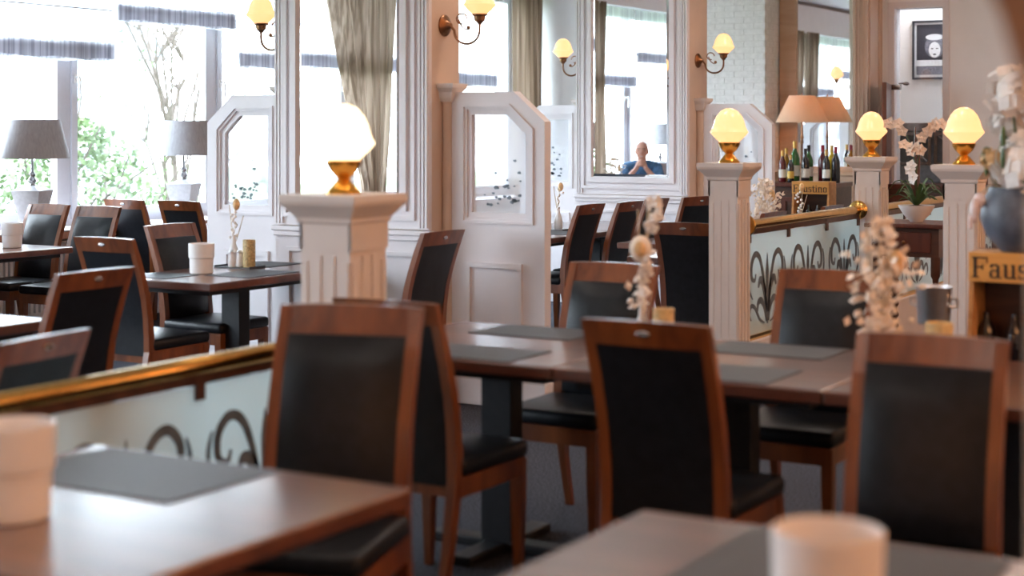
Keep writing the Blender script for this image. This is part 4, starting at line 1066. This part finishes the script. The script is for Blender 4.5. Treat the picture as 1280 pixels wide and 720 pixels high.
def orchid_flower(c, r, mt, parent):
    m_ = MB(); f = Vector((rnd.gauss(.0, .5), -1, rnd.gauss(0, .4))).normalized(); a = f.orthogonal().normalized(); b2 = f.cross(a)
    for k in range(5):
        q = k*2*PI/5; d = a*math.cos(q)+b2*math.sin(q); e = a*-math.sin(q)+b2*math.cos(q)
        pts = [Vector(c), Vector(c)+d*r*.6+e*r*.42+f*r*.15, Vector(c)+d*r*1.05+f*r*.05, Vector(c)+d*r*.6-e*r*.42+f*r*.15]
        m_.bm.faces.new([m_.bm.verts.new(p) for p in pts])
    m_.ball(Vector(c)+f*r*.15, r*.22, 8, 5); m_.build('orchid_flower', mt, parent, fix=False)
for s_, n_, mt in ((-1, 7, 'petal_peach'), (1, 8, 'petal_peach'), (-.2, 4, 'petal_white')):
    pts = []
    for i in range(11):
        t = i/10; pts.append((s_*.30*max(0, t-.25)**1.2, -.02*t, .10+(.50+.06*abs(s_))*math.sin(min(t*1.9, 2.0))*(1 if abs(s_) > .5 else .55)))
    MB().tube(pts, .004, 5).build('stem', 'stem_green', ob)
    for k in range(n_):
        i = 4+(k*6)//n_; p = Vector(pts[min(i, 10)]); orchid_flower((p.x+rnd.gauss(0, .012), p.y-.02, p.z-.015+rnd.gauss(0, .015)), .042, mt, ob)
for k in range(3): MB().tube([(-.01+.012*k, .0, .1), (-.012+.014*k, .01, .45), (-.008+.012*k, .0, .62-.09*k)], .006, 5).build('support_cane', 'mahogany', ob)

# ---------------------------------------------------------------- the man seen in the far mirror
def capsule(m_, a, b2, ra, rb):
    a, b2 = Vector(a), Vector(b2); n_ = 8
    m_.tube([a.lerp(b2, i/n_) for i in range(n_+1)], [ra+(rb-ra)*i/n_ for i in range(n_+1)], 14)
    m_.ball(a, ra, 14, 10).ball(b2, rb, 14, 10)
def remeshed(m_, name, mtl, parent, vox, smooth=6):
    o = m_.build(name, mtl, parent)
    r = o.modifiers.new('fuse', 'REMESH'); r.mode = 'VOXEL'; r.voxel_size = vox; r.use_smooth_shade = True
    s_ = o.modifiers.new('soften', 'SMOOTH'); s_.factor = .5; s_.iterations = smooth
    return o
mn = empty('person', (-8.80, 6.80, 0), -24, 'seated person in blue shirt with hands at the chin, reflected in far mirror', 'person')
bd = MB()                                                     # faces +Y, seat .485 high
HZ = 1.285
bd.ball((0, .10, HZ+.012), .104, 22, 16, (.84, .98, 1.04)).ball((0, .13, HZ-.02), .085, 20, 14, (.86, .80, 1.1))                         # skull
bd.ball((0, .145, HZ-.065), .066, 18, 12, (.88, .86, 1.0))                   # jaw
bd.ball((0, .205, HZ-.018), .020, 10, 8, (.7, 1.0, 1.3)).ball((0, .185, HZ+.012), .016, 10, 8, (.8, .7, 1.6))    # nose
for s_ in (-1, 1):
    bd.ball((s_*.083, .095, HZ-.012), .026, 10, 8, (.35, .75, 1.2))            # ear
    bd.ball((s_*.032, .183, HZ+.022), .020, 10, 8, (1.3, .5, .5))              # brow
capsule(bd, (0, .085, HZ-.06), (0, .045, HZ-.19), .056, .062)                 # neck
capsule(bd, (0, .0, 1.00), (0, -.06, .62), .125, .125)
for s_ in (-1, 1):
    capsule(bd, (s_*.05, 0, 1.02), (s_*.06, -.05, .62), .11, .12)
    sh, el, wr_ = Vector((s_*.185, .02, 1.065)), Vector((s_*.27, .30, .835)), Vector((s_*.055, .33, 1.075))
    capsule(bd, (s_*.09, .02, 1.09), sh, .07, .062); capsule(bd, sh, el, .056, .043); capsule(bd, el, wr_, .043, .027)
    pc_ = Vector((s_*.035, .315, 1.13))
    capsule(bd, wr_, pc_, .027, .030); bd.ball(pc_, .040, 12, 9, (.55, .9, 1.05))
    for k, ln in enumerate((.040, .046, .044, .034)):                          # fingers folded over the other hand
        f0 = pc_+Vector((-s_*.008, .030, .030-.020*k)); f1 = f0+Vector((-s_*ln*.6, .016, .012)); f2 = f1+Vector((-s_*ln*.8, -.012, -.004))
        capsule(bd, f0, f1, .0098, .009); capsule(bd, f1, f2, .009, .0078)
    t0 = pc_+Vector((-s_*.005, -.015, .02)); capsule(bd, t0, t0+Vector((-s_*.022, -.012, .03)), .011, .0095)
    capsule(bd, (s_*.09, -.04, .575), (s_*.12, .37, .545), .078, .062); capsule(bd, (s_*.12, .37, .545), (s_*.12, .36, .10), .058, .040)
    capsule(bd, (s_*.12, .34, .055), (s_*.125, .50, .04), .040, .032)
body = remeshed(bd, 'body', 'skin', mn, .0072, 4)
sh_ = MB(); capsule(sh_, (0, .0, 1.0), (0, -.06, .62), .14, .14)
for s_ in (-1, 1):
    capsule(sh_, (s_*.055, 0, 1.03), (s_*.065, -.05, .60), .122, .132); capsule(sh_, (s_*.08, .02, 1.095), (s_*.185, .02, 1.07), .078, .076)
    sh, el, wr_ = Vector((s_*.185, .02, 1.065)), Vector((s_*.27, .30, .835)), Vector((s_*.055, .33, 1.075))
    capsule(sh_, sh, el, .072, .062); capsule(sh_, el, el.lerp(wr_, .35), .060, .050)
capsule(sh_, (-.04, .05, 1.125), (.04, .05, 1.125), .052, .052)
remeshed(sh_, 'shirt', 'shirt_blue', mn, .010, 5)
tr_ = MB(); tr_.ball((0, -.05, .59), .15, 16, 12, (1.15, 1, .72))
for s_ in (-1, 1): capsule(tr_, (s_*.09, -.04, .58), (s_*.12, .37, .548), .090, .074); capsule(tr_, (s_*.12, .37, .548), (s_*.12, .36, .12), .070, .055)
remeshed(tr_, 'trousers', 'trousers', mn, .012, 5)
for s_ in (-1, 1):
    MB().ball((s_*.032, .186, HZ+.004), .011, 10, 8, (1.3, .6, .7)).build('eye', 'print_black', mn, True)
    MB().box(s_*.034-.022, s_*.034+.022, .190, .199, HZ+.022, HZ+.030, .002).build('eyebrow', 'bark', mn)
    MB().box(s_*.12-.05, s_*.12+.05, .24, .54, 0, .07, .02).build('shoe', 'tray_black', mn, True)
MB().ball((0, .198, HZ-.068), .020, 10, 6, (1.2, .4, .35)).build('mouth', 'heart_glaze', mn, True)
mu = MB().box(-.19, .19, -.13, .13, 0, .008, .002).build('menu_folder', 'heart_glaze', None, loc=(-8.66, 7.28, .7705)); tag(mu, 'pale reddish menu folder in front of the mirrored person', 'menu')
flowers(-8.78, 7.60, .7705, .44, 'white dried flower bottle on the table of the mirrored person', 2, 31)
